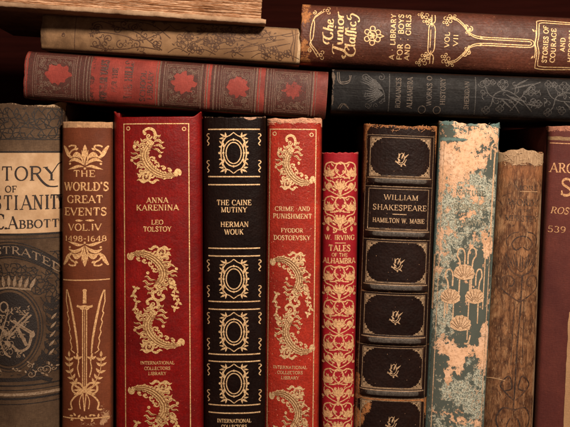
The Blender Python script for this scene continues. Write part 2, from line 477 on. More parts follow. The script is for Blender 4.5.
        ob = link_mesh('spine', verts, faces, self.mats['spine'], self.root, True)
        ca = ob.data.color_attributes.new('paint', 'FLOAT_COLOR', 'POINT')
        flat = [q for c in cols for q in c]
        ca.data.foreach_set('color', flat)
        self.spine_ob = ob

def frays(b, n, c1, c2, seed, v0=-1.5, v1=5, us=None):
    # loose threads and lifted fibres at the torn head
    rr = random.Random(seed); o = Orn(b, .2)
    for k in range(n):
        u = rr.uniform(2, b.W - 2) if us is None else rr.uniform(*us); v = rr.uniform(v0 + 1.5, v1) + b.top(u)
        q = [(u, v)]
        a = rr.uniform(0, 6.28); l = rr.uniform(1.2, 3.6)
        for j in range(3):
            a += rr.uniform(-.9, .9); q.append((min(b.W - .6, max(.6, q[-1][0] + math.cos(a) * l * .6)), max(v0, q[-1][1] + math.sin(a) * l * .4)))
        o.lift = rr.uniform(.15, .9); o.stroke(catmull(q, 3), rr.uniform(.22, .5))
    ob = o.build('frayed_threads', ink_mat('loose_fibre_' + str(seed), c1, c2, .5, seed, .8))
    return ob

def scratches(b, n, c1, c2, seed, spread=.25, wmax=.35, lmax=14):
    rr = random.Random(seed); o = Orn(b, .06)
    for k in range(n // 2):
        u, v = (rr.uniform(4, b.W - 4) if k % 3 == 0 else (4 + 5 * rr.random() if k % 3 == 1 else b.W - 4 - 5 * rr.random())), rr.uniform(8, min(b.H - 20, 320)); lmax = 6; a = rr.choice((PI / 2, PI / 2, 0.1, rr.uniform(0, PI))) + rr.uniform(-spread, spread); l = rr.uniform(1, lmax) * rr.random()
        q = [(u, v), (u + math.cos(a) * l * .5 + rr.uniform(-.3, .3), v + math.sin(a) * l * .5), (u + math.cos(a) * l, v + math.sin(a) * l)]
        q = [(min(b.W - 2, max(2, x)), y) for x, y in q]
        w = rr.uniform(.12, wmax); k_ = catmull(q, 3); o.stroke(k_, [max(.06, w * math.sin(PI * (i + .5) / len(k_))) for i in range(len(k_))])
    for k in range(n):
        o.disc(rr.uniform(4, b.W - 4), rr.uniform(6, min(b.H - 20, 320)), rr.uniform(.15, .42), n=6)
    return o.build('scuff_marks', ink_mat('scuff_' + str(seed), c1, c2, .55, seed, .7))

def blob(u, v, cx, cy, rx, ry=None):
    ry = ry or rx
    d = math.hypot((u - cx) / rx, (v - cy) / ry)
    return max(0.0, 1 - .5 * d * d) if d < 1.42 else 0.0

def edge(u, W, w=2.2):
    return sm(w, 0, min(u, W - u))

# ------------------------------------------------------------------ shared colours
GOLD = (.80, .50, .27)
PAPER = paper_mat('aged_paper_leaves', (.62, .40, .22), (.36, .20, .095))
PAPER_DARK = paper_mat('browned_paper_leaves', (.40, .24, .12), (.2, .1, .05))
WOOD = None

# ------------------------------------------------------------------ ornament vocabulary
def sprig(o, pts, w, leaf_l, leaf_w, step=4.0, ang=45, k=5, both=True, berries=False):
    c = catmull(pts, k)
    o.stroke(c, [w * (1 - .5 * i / len(c)) for i in range(len(c))])
    acc = 0; side = 1
    for i in range(1, len(c)):
        dx, dy = c[i][0] - c[i - 1][0], c[i][1] - c[i - 1][1]
        acc += math.hypot(dx, dy)
        if acc >= step:
            acc = 0; a = math.degrees(math.atan2(dy, dx))
            for s in ((1, -1) if both else (side,)):
                o.leaf(c[i][0], c[i][1], a + s * ang, leaf_l, leaf_w, .15 * s)
                if berries: o.disc(c[i][0] + math.cos(math.radians(a + s * ang)) * leaf_l, c[i][1] + math.sin(math.radians(a + s * ang)) * leaf_l, leaf_w * .35, n=8)
            side = -side
    a = math.degrees(math.atan2(c[-1][1] - c[-2][1], c[-1][0] - c[-2][0]))
    o.leaf(c[-1][0], c[-1][1], a, leaf_l, leaf_w)

def crescent(o, d, T):
    """rococo acanthus crescent; T maps its own drawing (centre 0,0) to the spine"""
    old = o.T; o.T = T; d.T = T
    body = catmull([(-4, -14), (-8.5, -9), (-12, -3), (-12, 4), (-8, 11), (-1, 17), (8, 20.5), (17, 20), (22, 17)], 6)
    n = len(body)
    wd = [2.4 + 6.8 * math.sin(PI * min(1, (i / n) * .95 + .12)) ** .8 for i in range(n)]
    for i in range(8, n - 4, 4):
        dx, dy = body[i + 1][0] - body[i - 1][0], body[i + 1][1] - body[i - 1][1]; l = math.hypot(dx, dy); nx, ny = -dy / l, dx / l
        for s in (1, -1):
            h = wd[i] * .46 - .2
            o.disc(body[i][0] + nx * s * h, body[i][1] + ny * s * h, 1.5 if (i // 4) % 2 else 1.15, n=9)
    o.stroke(body, wd, res=1.2)
    o.spiral(20.5, 17.2, 3.6, 60, -1.1, 2.4, 1.2)
    o.disc(20.5, 17.2, 2.3)
    # top curl
    top = catmull([(-2, -16), (-1, -20), (-3, -25), (-8, -26.5), (-12.5, -24), (-12, -21)], 6)
    o.stroke(top, [3.4 - 1.4 * i / len(top) for i in range(len(top))])
    o.disc(-11.5, -21.6, 1.7)
    o.spiral(-7.5, -19, 3.2, 0, 1.2, 1.4, .9)
    # crown of lobes near the top
    for pts, w in (([(-4, -10), (-9, -15), (-14, -14), (-16, -17)], 3.2), ([(-6, -7), (-12, -11), (-17, -9.5), (-20, -12.5)], 3.2), ([(-3, -13), (2, -15), (5, -12.5), (8, -13)], 3.0),
                   ([(-3, -9), (3, -10), (6, -7), (9, -7.5)], 3.0), ([(-4, -6), (1, -5.5), (4, -2.5), (7, -3)], 2.6), ([(-2, -15), (0, -19), (3, -18.5), (4, -20.5)], 2.2)):
        swoosh(o, pts, w * .86); cc = catmull(pts, 5); d.stroke(cc[2:-4], .42)
    # left hand clusters
    for pts, w in (([(-12, -2), (-16, -6), (-20, -5), (-24, -8)], 3.2), ([(-16, -5), (-18, -10), (-22, -12), (-21, -15)], 2.6), ([(-12, 4), (-17, 1), (-22, 3), (-26, 1.5)], 3.4), ([(-11, 7), (-16, 7), (-20, 9), (-24, 6.5)], 3.0), ([(-10, 9), (-14, 12), (-18, 11.5), (-20, 14)], 2.8),
                   ([(-8, 12), (-12, 16), (-16, 16), (-17, 19)], 2.6), ([(-18, 2), (-20, -1.5), (-24, -1.5), (-26, -3)], 2.0)):
        swoosh(o, pts, w * .86); cc = catmull(pts, 5); d.stroke(cc[2:-4], .42)
    for x, y, r in ((-22, -9, 1.9), (-25, 5, 1.6), (-18, 10, 1.8), (-19, -13, 1.4), (-15, -11, 1.5), (-16, 16, 2.0), (3.5, 1.2, 1.7), (-1, 6, 1.3), (2, 11, 1.5), (-2.5, 3, 1.4), (8, 13, 1.6), (14, 15.5, 1.4), (1.5, -14.5, 1.2)):
        o.disc(x, y, r, n=9)
    # inner curls
    for x, y, r, a in ((-4, 4.5, 3, 200), (0.5, 10, 3, 210), (6.5, 13.5, 2.8, 220), (12.5, 15.5, 2.4, 230)):
        o.spiral(x, y, r, a, .9, 1.4, .9)
    # lower left curls
    o.spiral(-11, 22, 5, -60, 1.3, 2.6, 1.3); o.spiral(-5, 20.5, 4.2, 180, 1.2, 2.2, 1.1)
    swoosh(o, [(-6, 18), (-12, 17), (-17, 20), (-20, 18)], 3); swoosh(o, [(-8, 24), (-13, 27), (-17, 24.5), (-20, 25.5)], 2.6); swoosh(o, [(-9, 25), (-4, 27.5), (0, 25), (3, 26)], 2.8); o.disc(-17, 21, 1.7)
    # engraved veins
    d.stroke(body[5:-6], .7)
    for k in (-.27, .27):
        pl = []
        for i in range(4, n - 5):
            dx, dy = body[i + 1][0] - body[i - 1][0], body[i + 1][1] - body[i - 1][1]; l = math.hypot(dx, dy)
            pl.append((body[i][0] - dy / l * wd[i] * k, body[i][1] + dx / l * wd[i] * k))
        d.stroke(pl, .5)
    for i in range(6, n - 6, 2):
        dx, dy = body[i + 1][0] - body[i - 1][0], body[i + 1][1] - body[i - 1][1]; l = math.hypot(dx, dy); nx, ny = -dy / l, dx / l
        for s in (1, -1):
            d.stroke([(body[i][0] + nx * s * wd[i] * .30, body[i][1] + ny * s * wd[i] * .30), (body[i][0] + nx * s * wd[i] * .52 - dx / l, body[i][1] + ny * s * wd[i] * .52 - dy / l)], .45)
    for x, y in ((-6, -9), (-15, -5), (-14, 4), (-10, 21), (-3, -8)):
        d.stroke(arc(x, y, 2.4, 2.0, 20, 250, 6), .55)
    o.T = old; d.T = None

def vine(o, T, pts, s=1):
    old = o.T; o.T = T
    c = catmull(pts, 6); o.stroke(c, .9)
    for i in range(2, len(c), 5):
        x, y = c[i]
        for a in (40, 150, 270) if (i // 5) % 2 else (0, 100, 210):
            o.leaf(x + (i % 2), y, a, 4.6, 2.4)
        o.disc(x, y, 1.0, n=8)
    for j in range(5):
        o.leaf(c[-1][0], c[-1][1], 90 + j * 72, 3.6, 2.4)
    o.T = old

def middle(o, d, T):
    """two crescents turned against each other, joined by small scrolls and hung with flower sprays; centre 0,0"""
    crescent(o, d, lambda x, y: T(x + 4, y + 25.5))
    crescent(o, d, lambda x, y: T(-x - 4, -y - 25.5))
    old = o.T; o.T = T
    o.spiral(3, -6, 4.2, 180, 1.1, 1.6, .9); o.spiral(-2, 5, 4.2, 0, 1.1, 1.6, .9)
    for x, y, a in ((5, -2, 60), (-6, 7, 130)):
        o.leaf(x, y, a, 4, 1.8, .4)
    o.disc(0, 0, 1.4); o.disc(6, -9, 1.4); o.disc(-5, 10, 1.4)
    o.T = old
    vine(o, T, [(-18, -13), (-23, -6), (-19, 2), (-21, 10), (-17, 16)])
    vine(o, T, [(18, 10), (22, 4), (19, -3), (19, -10), (16, -16)])

def swoosh(o, pts, w, pk=.45):
    c = catmull(pts, 6); n = len(c)
    o.stroke(c, [max(.25, w * math.sin(PI * min(1, ((i / (n - 1)) ** (math.log(.5) / math.log(pk)))))) for i in range(n)], res=1)

def medallion(o, cx, cy):
    o.ring(cx, cy, 7.6, 10.6, 1.1); o.ring(cx, cy, 10.3, 13.4, 1.15)
    for sx in (-1, 1):
        for sy in (-1, 1):
            q = [(0, -20.5), (4, -17.4), (7.5, -15.8), (10.2, -12), (12, -7), (12.6, 0)]
            q = [(cx + sx * x, cy + sy * y) for x, y in catmull(q, 4)]
            o.stroke(q, [.9 + .3 * i / len(q) for i in range(len(q))])
            def lf(x, y, a, l, w):
                a2 = math.degrees(math.atan2(sy * math.sin(math.radians(a)), sx * math.cos(math.radians(a))))
                o.leaf(cx + sx * x, cy + sy * y, a2, l, w)
            lf(7.5, -15.5, -80, 5.4, 1.9); lf(8, -16, -30, 6.4, 2.1); lf(9.5, -15, 8, 5.2, 1.8); lf(9.8, -14, 60, 4, 1.5); lf(10.8, -11, 100, 6.5, 2.2); lf(11.5, -9, -48, 4.6, 1.6); lf(12, -5, 70, 4, 1.4)
            lf(12, -6, -10, 3, 1.8)
        o.disc(cx + sx * 14.2, cy, 1.3, n=8); o.disc(cx + sx * 10.3, cy, 1.2, n=8)
    o.disc(cx, cy - 13.4, 1.2, n=8); o.disc(cx, cy + 13.4, 1.2, n=8)

def squiggle(o, x, y, s=1, h=12):
    o.stroke(catmull([(x - .2 * s, y - h / 2), (x - 1.3 * s, y - h / 3), (x + 1.0 * s, y - h / 8), (x - .9 * s, y + h / 9), (x + .9 * s, y + h / 3), (x - .6 * s, y + h / 2)], 4), 1.0)
    o.stroke([(x - .2 * s, y - h / 2), (x + 1.4 * s, y - h / 2 + .4)], .7)

def scrollwork(o, u0, v0, u1, v1, w, n, rnd, rmin=3, rmax=7, leafs=True):
    """curling tendrils filling a field"""
    for i in range(n):
        x, y = rnd.uniform(u0, u1), rnd.uniform(v0, v1); r = rnd.uniform(rmin, rmax)
        r = min(r, x - u0 + 1.5, u1 - x + 1.5, y - v0 + 1.5, v1 - y + 1.5)
        if r < 1.2: continue
        a = rnd.uniform(0, 360); s = rnd.choice((-1, 1))
        o.spiral(x, y, r, a, rnd.uniform(.7, 1.3), w, w * .7, s, n=14)
        if leafs:
            for j in range(2):
                b = rnd.uniform(0, 360)
                o.leaf(x + r * math.cos(math.radians(b)), y + r * math.sin(math.radians(b)), b + 50 * s, rnd.uniform(2.5, 4.5), w * 2.2)

def palmette(o, x, y, s, up=1, hw=1.0, n=7):
    for i in range(n):
        a = -90 * up + (i - (n - 1) / 2) * (150 / (n - 1))
        l = s * (1 - .25 * abs(i - (n - 1) / 2) / ((n - 1) / 2))
        o.leaf(x, y, a, l, s * .26 * hw)

# ================================================================== 1 HISTORY
def history_book():
    W, H = 98, 417
    def mask(u, v):
        r = .62 * sm(7, 1, v) * (.6 + .6 * sm(60, 98, u)) + .55 * sm(5, 0, W - u) * sm(25, 0, v)
        g = .35 * edge(u, W, 6)
        b = .42 * sm(30, 12, abs(v - 20))
        return (r, g, 0)
    cm = cover_mat('faded_brown_cloth', (.145, .088, .050), (.052, .029, .017), (.62, .42, .25), grain='cloth', rough=.62, bump=.6, spec=.3, seed=1, scuff=.22)
    b = Book('history_book', 'broad old brown cloth book with a buff title panel, leftmost of the upright row', 'book', (-40, 103), 0.0, W, H, bulge=24, er=5, pw=2.2, yoff=0,
             mask=mask, mats={'cover': cm, 'spine': cm, 'paper': PAPER}, top=lambda u: 1.5 + 1.0 * math.sin(u * .12) - 2.5 * sm(88, 96, u), rough_edge=1.0, board_top=-1, group='upright books in a row', seed=1)
    I = lambda x, y: (x + 40, y - 103)
    cx = I(11, 0)[0]
    buff = cover_mat('buff_label_cloth', (.72, .50, .31), (.42, .25, .13), (.82, .62, .42), grain='smooth', rough=.7, bump=.6, seed=4, scuff=.6)
    o = Orn(b, .10); o.patch(.6, 50, W - .6, 130.5); o.build('title_panel', buff)
    dk = ink_mat('black_ink_on_buff', (.020, .010, .008), (.14, .08, .05), .24, 2)
    o = Orn(b, .42)
    # HISTORY with the long tailed R and flourished Y
    for ch, x, w in (('H', -31, 13), ('I', -19.5, 5), ('S', -8, 9), ('T', 7.2, 11), ('O', 21, 13), ('R', 33.8, 10), ('Y', 47.5, 10)):
        u, v = I(x, 173.5)
        if ch == 'R': 
            o.stroke([(u - 3, v - 7), (u - 3, v + 7)], 1.9); o.stroke([(u - 5, v + 6.8), (u - 1, v + 6.8)], .7)
            o.stroke([(u - 5, v - 6.8), (u + .5, v - 6.8)] + [(u + .8 + 3.6 * math.sin(t), v - 3.3 - 3.5 * math.cos(t)) for t in [i * PI / 8 for i in range(9)]] + [(u - 3, v + .2)], 1.3)
            o.stroke(catmull([(u + 1, v + .2), (u + 5, v + 7), (u + 10, v + 12.3), (u + 15, v + 13.6), (u + 19, v + 13.2)], 5), [1.9] * 12 + [1.2] * 9)
        elif ch == 'Y':
            o.stroke([(u - 5, v - 6), (u, v + .5)], 1.9); o.stroke([(u, v + .5), (u, v + 7)], 1.8); o.stroke([(u - 2.2, v + 6.8), (u + 2.2, v + 6.8)], .7)
            o.stroke(catmull([(u, v + .5), (u + 3, v - 5), (u + 6, v - 10), (u + 10, v - 12)], 5), .9)
            o.stroke([(u - 7, v - 6), (u - 3, v - 6.3)], .7)
        else: o.text(ch, u, v, 14, w, .13, .06)
    u, v = I(11, 189); o.text('OF', u, v, 6.4, 11.5, .15, .08)
    for ch, x, w in (('C', -36.5, 7.5), ('H', -27.5, 7.5), ('R', -19, 7), ('I', -12.5, 3), ('S', -1.5, 6.5), ('T', 8.2, 9), ('I', 16.2, 3.6), ('A', 25.6, 10), ('N', 36, 9), ('I', 43.8, 3.2), ('T', 49.5, 6), ('Y', 54.8, 4)):
        u, v = I(x, 202.5); o.text(ch, u, v, 14.5, w, .12, .055)
    u, v = I(-12, 223.5); o.text('JOHN S.', u - 12, v, 9, 34, .13, .06)
    u, v = I(0.5, 221.5); o.text('C', u, v, 15, 8, .12, .06); o.text('.', u + 6, v, 15, 4)
    u, v = I(13, 222.5); o.text('A', u, v, 12.5, 9.5, .14, .06)
    u, v = I(36.5, 224.3); o.text('BBOTT', u, v, 8.2, 35, .17, .07)
    o.build('title_lettering', dk)
    # black bands and rules
    bk = ink_mat('dark_stamping', (.012, .006, .004), (.07, .042, .026), .20, 3)
    o = Orn(b, .12)
    for vv, w in ((36.3, 1.1), (48.8, 1.5), (131.6, 2.0), (136, .8)): o.rule(1, vv, W - 1, vv, w)
    for vv, w in ((283, 1.6), (287.5, .9), (296, 2.2), (301.5, .9)): o.rule(1, vv, W - 1, vv, w)
    o.stroke([(8, 281), (20, 277), (80, 277), (88, 281)], 4)
    # crackle pattern (walls of a voronoi net) drawn as line work
    rnd = random.Random(3)
    def net(u0, v0, u1, v1, cell, w, keep=lambda u, v: True):
        nx = int((u1 - u0) / cell) + 1; ny = int((v1 - v0) / cell) + 1
        pt = {}
        for i in range(nx + 1):
            for j in range(ny + 1):
                pt[i, j] = (min(u1, max(u0, u0 + i * cell + (cell / 2 if j % 2 else 0) + rnd.uniform(-.32, .32) * cell)), min(v1, max(v0, v0 + j * cell * .95 + rnd.uniform(-.3, .3) * cell)))
        for (i, j), p in pt.items():
            for q in ((i + 1, j), (i, j + 1), (i - 1 if not j % 2 else i + 1, j + 1)):
                if q in pt and rnd.random() < .68:
                    r = pt[q]
                    m = ((p[0] + r[0]) / 2 + rnd.uniform(-.8, .8), (p[1] + r[1]) / 2 + rnd.uniform(-.8, .8))
                    if keep(*p) and keep(*r) and keep(*m): o.stroke(catmull([p, m, r], 3), w)
    net(2, 5, W - 2, 35, 5.4, .85)
    mc = (I(9, 0)[0], 226)            # medallion
    inm = lambda u, v: math.hypot((u - mc[0]) / 34, (v - mc[1]) / 46) > 1 and not (v < 168 and abs(v - (141 + .010 * (u - mc[0]) ** 2) - 8) < 10)
    net(2, 150, W - 2, 276, 4.0, .8, inm)
    # arched band
    f = lambda x, y: (x, y + .0105 * (x - mc[0]) ** 2)
    o.stroke([f(x, 139) for x in range(3, 96, 3)], .9); o.stroke([f(x, 154.5) for x in range(3, 96, 3)], 1.2)
    o.stroke([f(x, 147) for x in range(5, 93, 2)], 11.5)
    # medallion rings and dark ground
    o.fill(arc(mc[0], mc[1], 26.5, 37, 0, 354, 59))
    for rx, ry, w in ((29, 40, 1.4), (31.5, 43, .8)): o.ring(mc[0], mc[1], rx, ry, w, 48)
    # leaves beside the medallion and stems below
    for s in (-1, 1):
        sprig(o, [(mc[0] + s * 12, 275), (mc[0] + s * 28, 266), (mc[0] + s * 38, 246), (mc[0] + s * 41, 224), (mc[0] + s * 40, 205)], 1.4, 11, 4.0, 7, 35)
        sprig(o, [(mc[0] + s * 22, 262), (mc[0] + s * 36, 258), (mc[0] + s * 46, 266)], 1.2, 8, 3.4, 5, 35)
    o.build('stamped_pattern', bk)
    # raised lighter work: anchor, cross and the word in the arch
    lt = ink_mat('raised_brown_stamping', (.26, .18, .115), (.04, .024, .016), .42, 6)
    o = Orn(b, .46)
    def tpath(x, y): return f(x, y)
    o.text('ILLUSTRATED', mc[0] + 1.5, 147, 7.6, 92, .17, .08, path=tpath)
    for w_ in (-1.9, 1.9): o.stroke([(mc[0] - 3 + w_ * .6, mc[1] + 9 + w_ * .7), (mc[0] + 20 + w_ * .6, mc[1] - 15 + w_ * .7)], 1.7)
    for w_ in (-1.5, 1.5): o.stroke([(mc[0] + 3 + w_, mc[1] - 9), (mc[0] + 22 + w_, mc[1] + 5)], 1.5)
    o.stroke([(mc[0] + 8, mc[1] - 2), (mc[0] + 17, mc[1] + 17)], 3)
    o.stroke(catmull([(mc[0] + 3, mc[1] + 16), (mc[0] + 10, mc[1] + 22), (mc[0] + 18, mc[1] + 19), (mc[0] + 21, mc[1] + 9)], 5), [2.5] * 16)
    o.leaf(mc[0] + 21, mc[1] + 10, -75, 8, 5); o.leaf(mc[0] + 2, mc[1] + 16, 210, 8, 5)
    o.stroke([(mc[0] - 16, mc[1] - 8), (mc[0] + 1, mc[1] + 6)], 2.4); o.stroke([(mc[0] - 10, mc[1] + 14), (mc[0] + 0, mc[1] - 20)], 1.2)
    o.stroke(catmull([(mc[0] - 18, mc[1] + 2), (mc[0] - 10, mc[1] + 10), (mc[0] - 4, mc[1] + 24), (mc[0] + 2, mc[1] + 28)], 5), 1.6)
    o.ring(mc[0] - 5, mc[1] - 22, 4, 5, 1.5); scrollwork(o, mc[0] - 18, mc[1] - 22, mc[0] + 18, mc[1] + 28, .6, 34, rnd, 2, 5)
    # crown over the medallion
    for i in range(-4, 5):
        o.leaf(mc[0] + i * 5, 184 + abs(i) * .6, -90 + i * 6, 12, 3.4)
    o.stroke([(mc[0] - 21, 187), (mc[0], 184.5), (mc[0] + 21, 187)], 2)
    for s in (-1, 1):
        for j in range(5):
            o.leaf(mc[0] + s * (36 + j * .5), 255 - j * 9, -90 + s * 38, 8, 2.2); 
    scrollwork(o, 4, 262, W - 4, 275, .8, 14, rnd, 2, 5)
    o.stroke([(2, 291.8), (W - 2, 291.8)], 3.0)
    o.build('raised_emblem', lt)

# ================================================================== 2 WORLD'S GREAT EVENTS
def events_book():
    W, H = 52, 398
    cxi = 84.3
    def mask(u, v):
        r = .95 * sm(6.5, 4.5, v) + .6 * sm(2.2, .4, min(u, W - u)) * sm(60, 0, v) * .6 + .62 * blob(u, v, 46, 297, 6, 7) + .5 * blob(u, v, 30, 303, 14, 3.5) + .45 * blob(u, v, 44, 285, 5, 4)
        return (r, .45 * edge(u, W, 4), 0)
    base = (.190, .048, .018)
    cm = cover_mat('rust_brown_cloth', base, (.12, .028, .010), (.62, .36, .19), grain='cloth', rough=.58, bump=.45, seed=11, scuff=.15, var=.6)
    b = Book('events_book', 'rust brown book with a gilt upright sword and worn pale top edge', 'book', (58.6, 122), 0.1, W, H, bulge=9, er=3.2, yoff=3,
             mask=mask, mats={'cover': cm, 'spine': cm, 'paper': PAPER}, rough_edge=.35, board_top=0, group='upright books in a row', seed=2)
    I = b.im; c = W / 2 - .3
    gm = gilt_mat('worn_gilt_on_rust', (.80, .50, .27), base, .36, .30, .45, 3)
    o = Orn(b)
    def T(s, y, h, w, dx=0, th=.2): o.text(s, c + dx, y - 122, h, w, th, .10)
    T('THE', 173.6, 6.6, 22, -.8); T("WORLD'S", 186.6, 8.4, 44.5, .5, .19); T('GREAT', 199.4, 7.6, 36, -.5, .19); T('EVENTS', 211.8, 7.8, 42.5, -.2, .19)
    T('VOL.IV', 227.4, 6.8, 33.5, -.5); T('1498-1648', 238.9, 5.4, 42, 0, .2)
    o.leaf(c - 10, 98.8, 0, 8.5, 2.2); o.leaf(c + 9.5, 98.6, 180, 9.5, 2.2)
    o.build('gilt_lettering', gm)
    o = Orn(b)
    def pal(yb, s):
        # yb: foot of the palmette (local v), s = -1 grows up, 1 grows down
        f = lambda q, *p: [(c + q * x, yb + s * y) for x, y in p]
        swoosh(o, [(c, yb + s * 1), (c - .3, yb + s * 8), (c, yb + s * 14), (c, yb + s * 22.5)], 4.8, .66); o.disc(c, yb + s * 18, 2.1)
        for q in (-1, 1):
            swoosh(o, f(q, (.8, 2), (3, 8), (2.6, 13), (3.4, 17)), 1.6)
            swoosh(o, f(q, (.8, 1.5), (5, 5.5), (11, 7.6), (17, 5.0)), 3.5, .55)
            swoosh(o, f(q, (.8, 4), (4, 10), (8.5, 13.4), (12.6, 10.8)), 3.6, .6)
            swoosh(o, f(q, (1, 0), (6, .8), (11, -.6), (17.5, -2.6)), 2.9, .5)
            swoosh(o, f(q, (5, 8.5), (8, 10.5), (13, 10.2), (16, 8.4)), 1.5, .5)
            o.disc(c + q * 10.5, yb + s * 12, 1.5, n=8); o.disc(c + q * 15.5, yb + s * 3.2, 1.2, n=8)
            st = catmull([(c + q * 13, yb + s * 9), (c + q * 17, yb + s * 12), (c + q * 19.5, yb + s * 17), (c + q * 22.5, yb + s * 21.5)], 5)
            o.stroke(st, [1.2 + 2.6 * math.sin(PI * i / (len(st) - 1)) for i in range(len(st))])
            o.stroke(catmull([(c + q * 17, yb + s * 12), (c + q * 14, yb + s * 16), (c + q * 10.5, yb + s * 18), (c + q * 9.5, yb + s * 21), (c + q * 14, yb + s * 21.6), (c + q * 17, yb + s * 20.2)], 4), 1.6)
            o.leaf(c + q * 10, yb + s * 17, 90 * s - q * s * -60, 4, 2.4)
        o.disc(c, yb - s * 1.5, 1.2, n=8)
    pal(45, -1); o.build('gilt_palmette', gm); o = Orn(b); pal(122.5, 1); o.build('gilt_palmette', gm); o = Orn(b)
    o.rule(2.5, 159, W - 2.5, 158.2, 1.1); o.rule(2.5, 297.5, W - 2.5, 297, 1.2)
    # sword
    x = c
    o.disc(x, 169, 2.2, 1.6); o.stroke([(x, 170), (x, 182)], [3.2, 3.8]); 
    o.stroke(catmull([(x - 8, 184.4), (x - 4, 185.4), (x, 184.6), (x + 4, 185.4), (x + 8, 184.4)], 4), 2.2)
    o.leaf(x, 187, 0, 5, 3); o.leaf(x, 187, 180, 5, 3)
    o.stroke([(x - 2, 186), (x - 1.9, 270), (x, 290)], 1.1); o.stroke([(x + 2, 186), (x + 1.9, 270), (x, 290)], 1.1); o.stroke([(x, 187), (x, 270)], .7)
    for q in (-1, 1):
        pts = catmull([(x + q * 18.5, 168.5), (x + q * 15, 180), (x + q * 11, 200), (x + q * 8, 218), (x + q * 6.8, 232)], 6)
        o.stroke(pts, [1.0 + 1.2 * math.sin(PI * i / len(pts)) for i in range(len(pts))])
        pts2 = [(x + q * 19.2, 168.5), (x + q * 19.4, 180), (x + q * 18, 186), (x + q * 17.2, 190), (x + q * 18.3, 192), (x + q * 16.2, 198), (x + q * 17.2, 201), (x + q * 15, 208), (x + q * 16, 211), (x + q * 13.8, 217), (x + q * 14.8, 220), (x + q * 13, 226), (x + q * 14, 229), (x + q * 10, 232)]
        o.stroke(pts2, 1.0)
        o.stroke(catmull([(x + q * 8, 232), (x + q * 6, 240), (x + q * 7, 247), (x + q * 5, 256)], 4), 1.2)
        for a, l in ((-150, 6), (-95, 6), (-40, 5)): o.leaf(x + q * 7.5, 238, (a if q > 0 else 180 - a), l, 2.4)
        sprig(o, [(x + q * 6, 268), (x + q * 12, 258), (x + q * 15.5, 248), (x + q * 16, 236)], .8, 6.2, 2.6, 5, 42)
        o.stroke(catmull([(x, 268), (x + q * 5, 262), (x + q * 11, 263), (x + q * 12.5, 269), (x + q * 7, 273), (x, 270)], 5), 1.9)
        o.stroke(catmull([(x + q * 4, 272), (x + q * 10, 276), (x + q * 14, 282), (x + q * 13, 288), (x + q * 17, 289)], 5), 1.6)
        o.stroke(catmull([(x + q * 2, 272), (x + q * 5, 280), (x + q * 4, 288)], 5), 1.0)
    o.disc(x, 269, 2.6)
    for q in (-1, 1):
        for a, l in ((-28, 11), (0, 10), (28, 11)): o.leaf(x + q * 1.5, 269, a if q > 0 else 180 - a, l, 2.4)
    for k in range(14): o.leaf(c + (k - 7) * 2.2, 295 + (k % 3) * 1.5, (k * 77) % 360, 4, 2)
    o.build('gilt_sword_emblem', gm)

# ================================================================== 3, 5 NOVELS IN RED LEATHER
def red_novel(name, label, A, tilt, W, base, dark, worn, lines1, lines2, sx, oy, frame, tops, goldc, seed, bulge, wearf, textw, textx, ear, gp, grain_b):
    H = 408
    cm = cover_mat('red_leather_' + ('deep' if seed == 21 else 'scarlet'), base, dark, worn, grain='leather', rough=.42, bump=grain_b, spec=.42, gsc=1100, seed=seed, scuff=.14 if seed == 21 else .5, dirt_shade=(.03, .002, .002))
    b = Book(name, label, 'book', A, tilt, W, H, bulge=bulge, er=6, yoff=0, mask=wearf, mats={'cover': cm, 'spine': cm, 'paper': PAPER},
             top=ear, rough_edge=.25 if seed == 21 else .8, board_top=0, group='upright books in a row', seed=seed)
    gm = gilt_mat('gilt_' + name, goldc, base, .26, .45, .4, seed)
    dm = gilt_mat('gilt_vein_' + name, (.30, .12, .045), base, .3, .2, .5, seed)  # darker gold for the engraved veins
    o = Orn(b); d = Orn(b, .5)
    u0, v0, u1 = frame
    o.stroke([(u0, H - 4), (u0, v0), (u1, v0), (u1, H - 4)], .95, res=2)
    o.stroke([(u0, H - 4), (u1, H - 4)], .95)
    for q in (u0 + 4.5, u1 - 4.5): o.ring(q, v0 + 4.5 + (0 if q < W / 2 else .8), 1.7, 1.7, .8, 14)
    o.build('gilt_frame', gm)
    o = Orn(b)
    for s, y, h, w, *xx in lines1:
        p = b.im(xx[0] if xx else textx, y); o.text(s, p[0], p[1], h, w, .19, .10)
    o.build('gilt_title', gm)
    o = Orn(b)
    for s, y, h, w, *xx in lines2:
        p = b.im(xx[0] if xx else textx, y); o.text(s, p[0], p[1], h, w, .17, .11)
    o.build('gilt_imprint', gm)
    o = Orn(b); d = Orn(b, .5)
    (tx, ty), (mx, my), (bx, by) = tops
    f = lambda X0, Y0: (lambda x, y: (X0 + x * sx, Y0 + y))
    for fn, (qx, qy) in ((crescent, (tx, ty)), (middle, (mx, my)), (middle, (bx, by))):
        o = Orn(b); d = Orn(b, .5)
        fn(o, d, f(*b.im(qx, qy)))
        ob = o.build('gilt_scroll_ornament', gm); ve = d.build('ornament_veining', dm); ve.parent = ob
    scratches(b, 60 if seed == 21 else 110, worn, base, seed, wmax=.3)
    if seed == 22: frays(b, 26, (.62, .34, .22), (.35, .06, .04), 5)
    return b

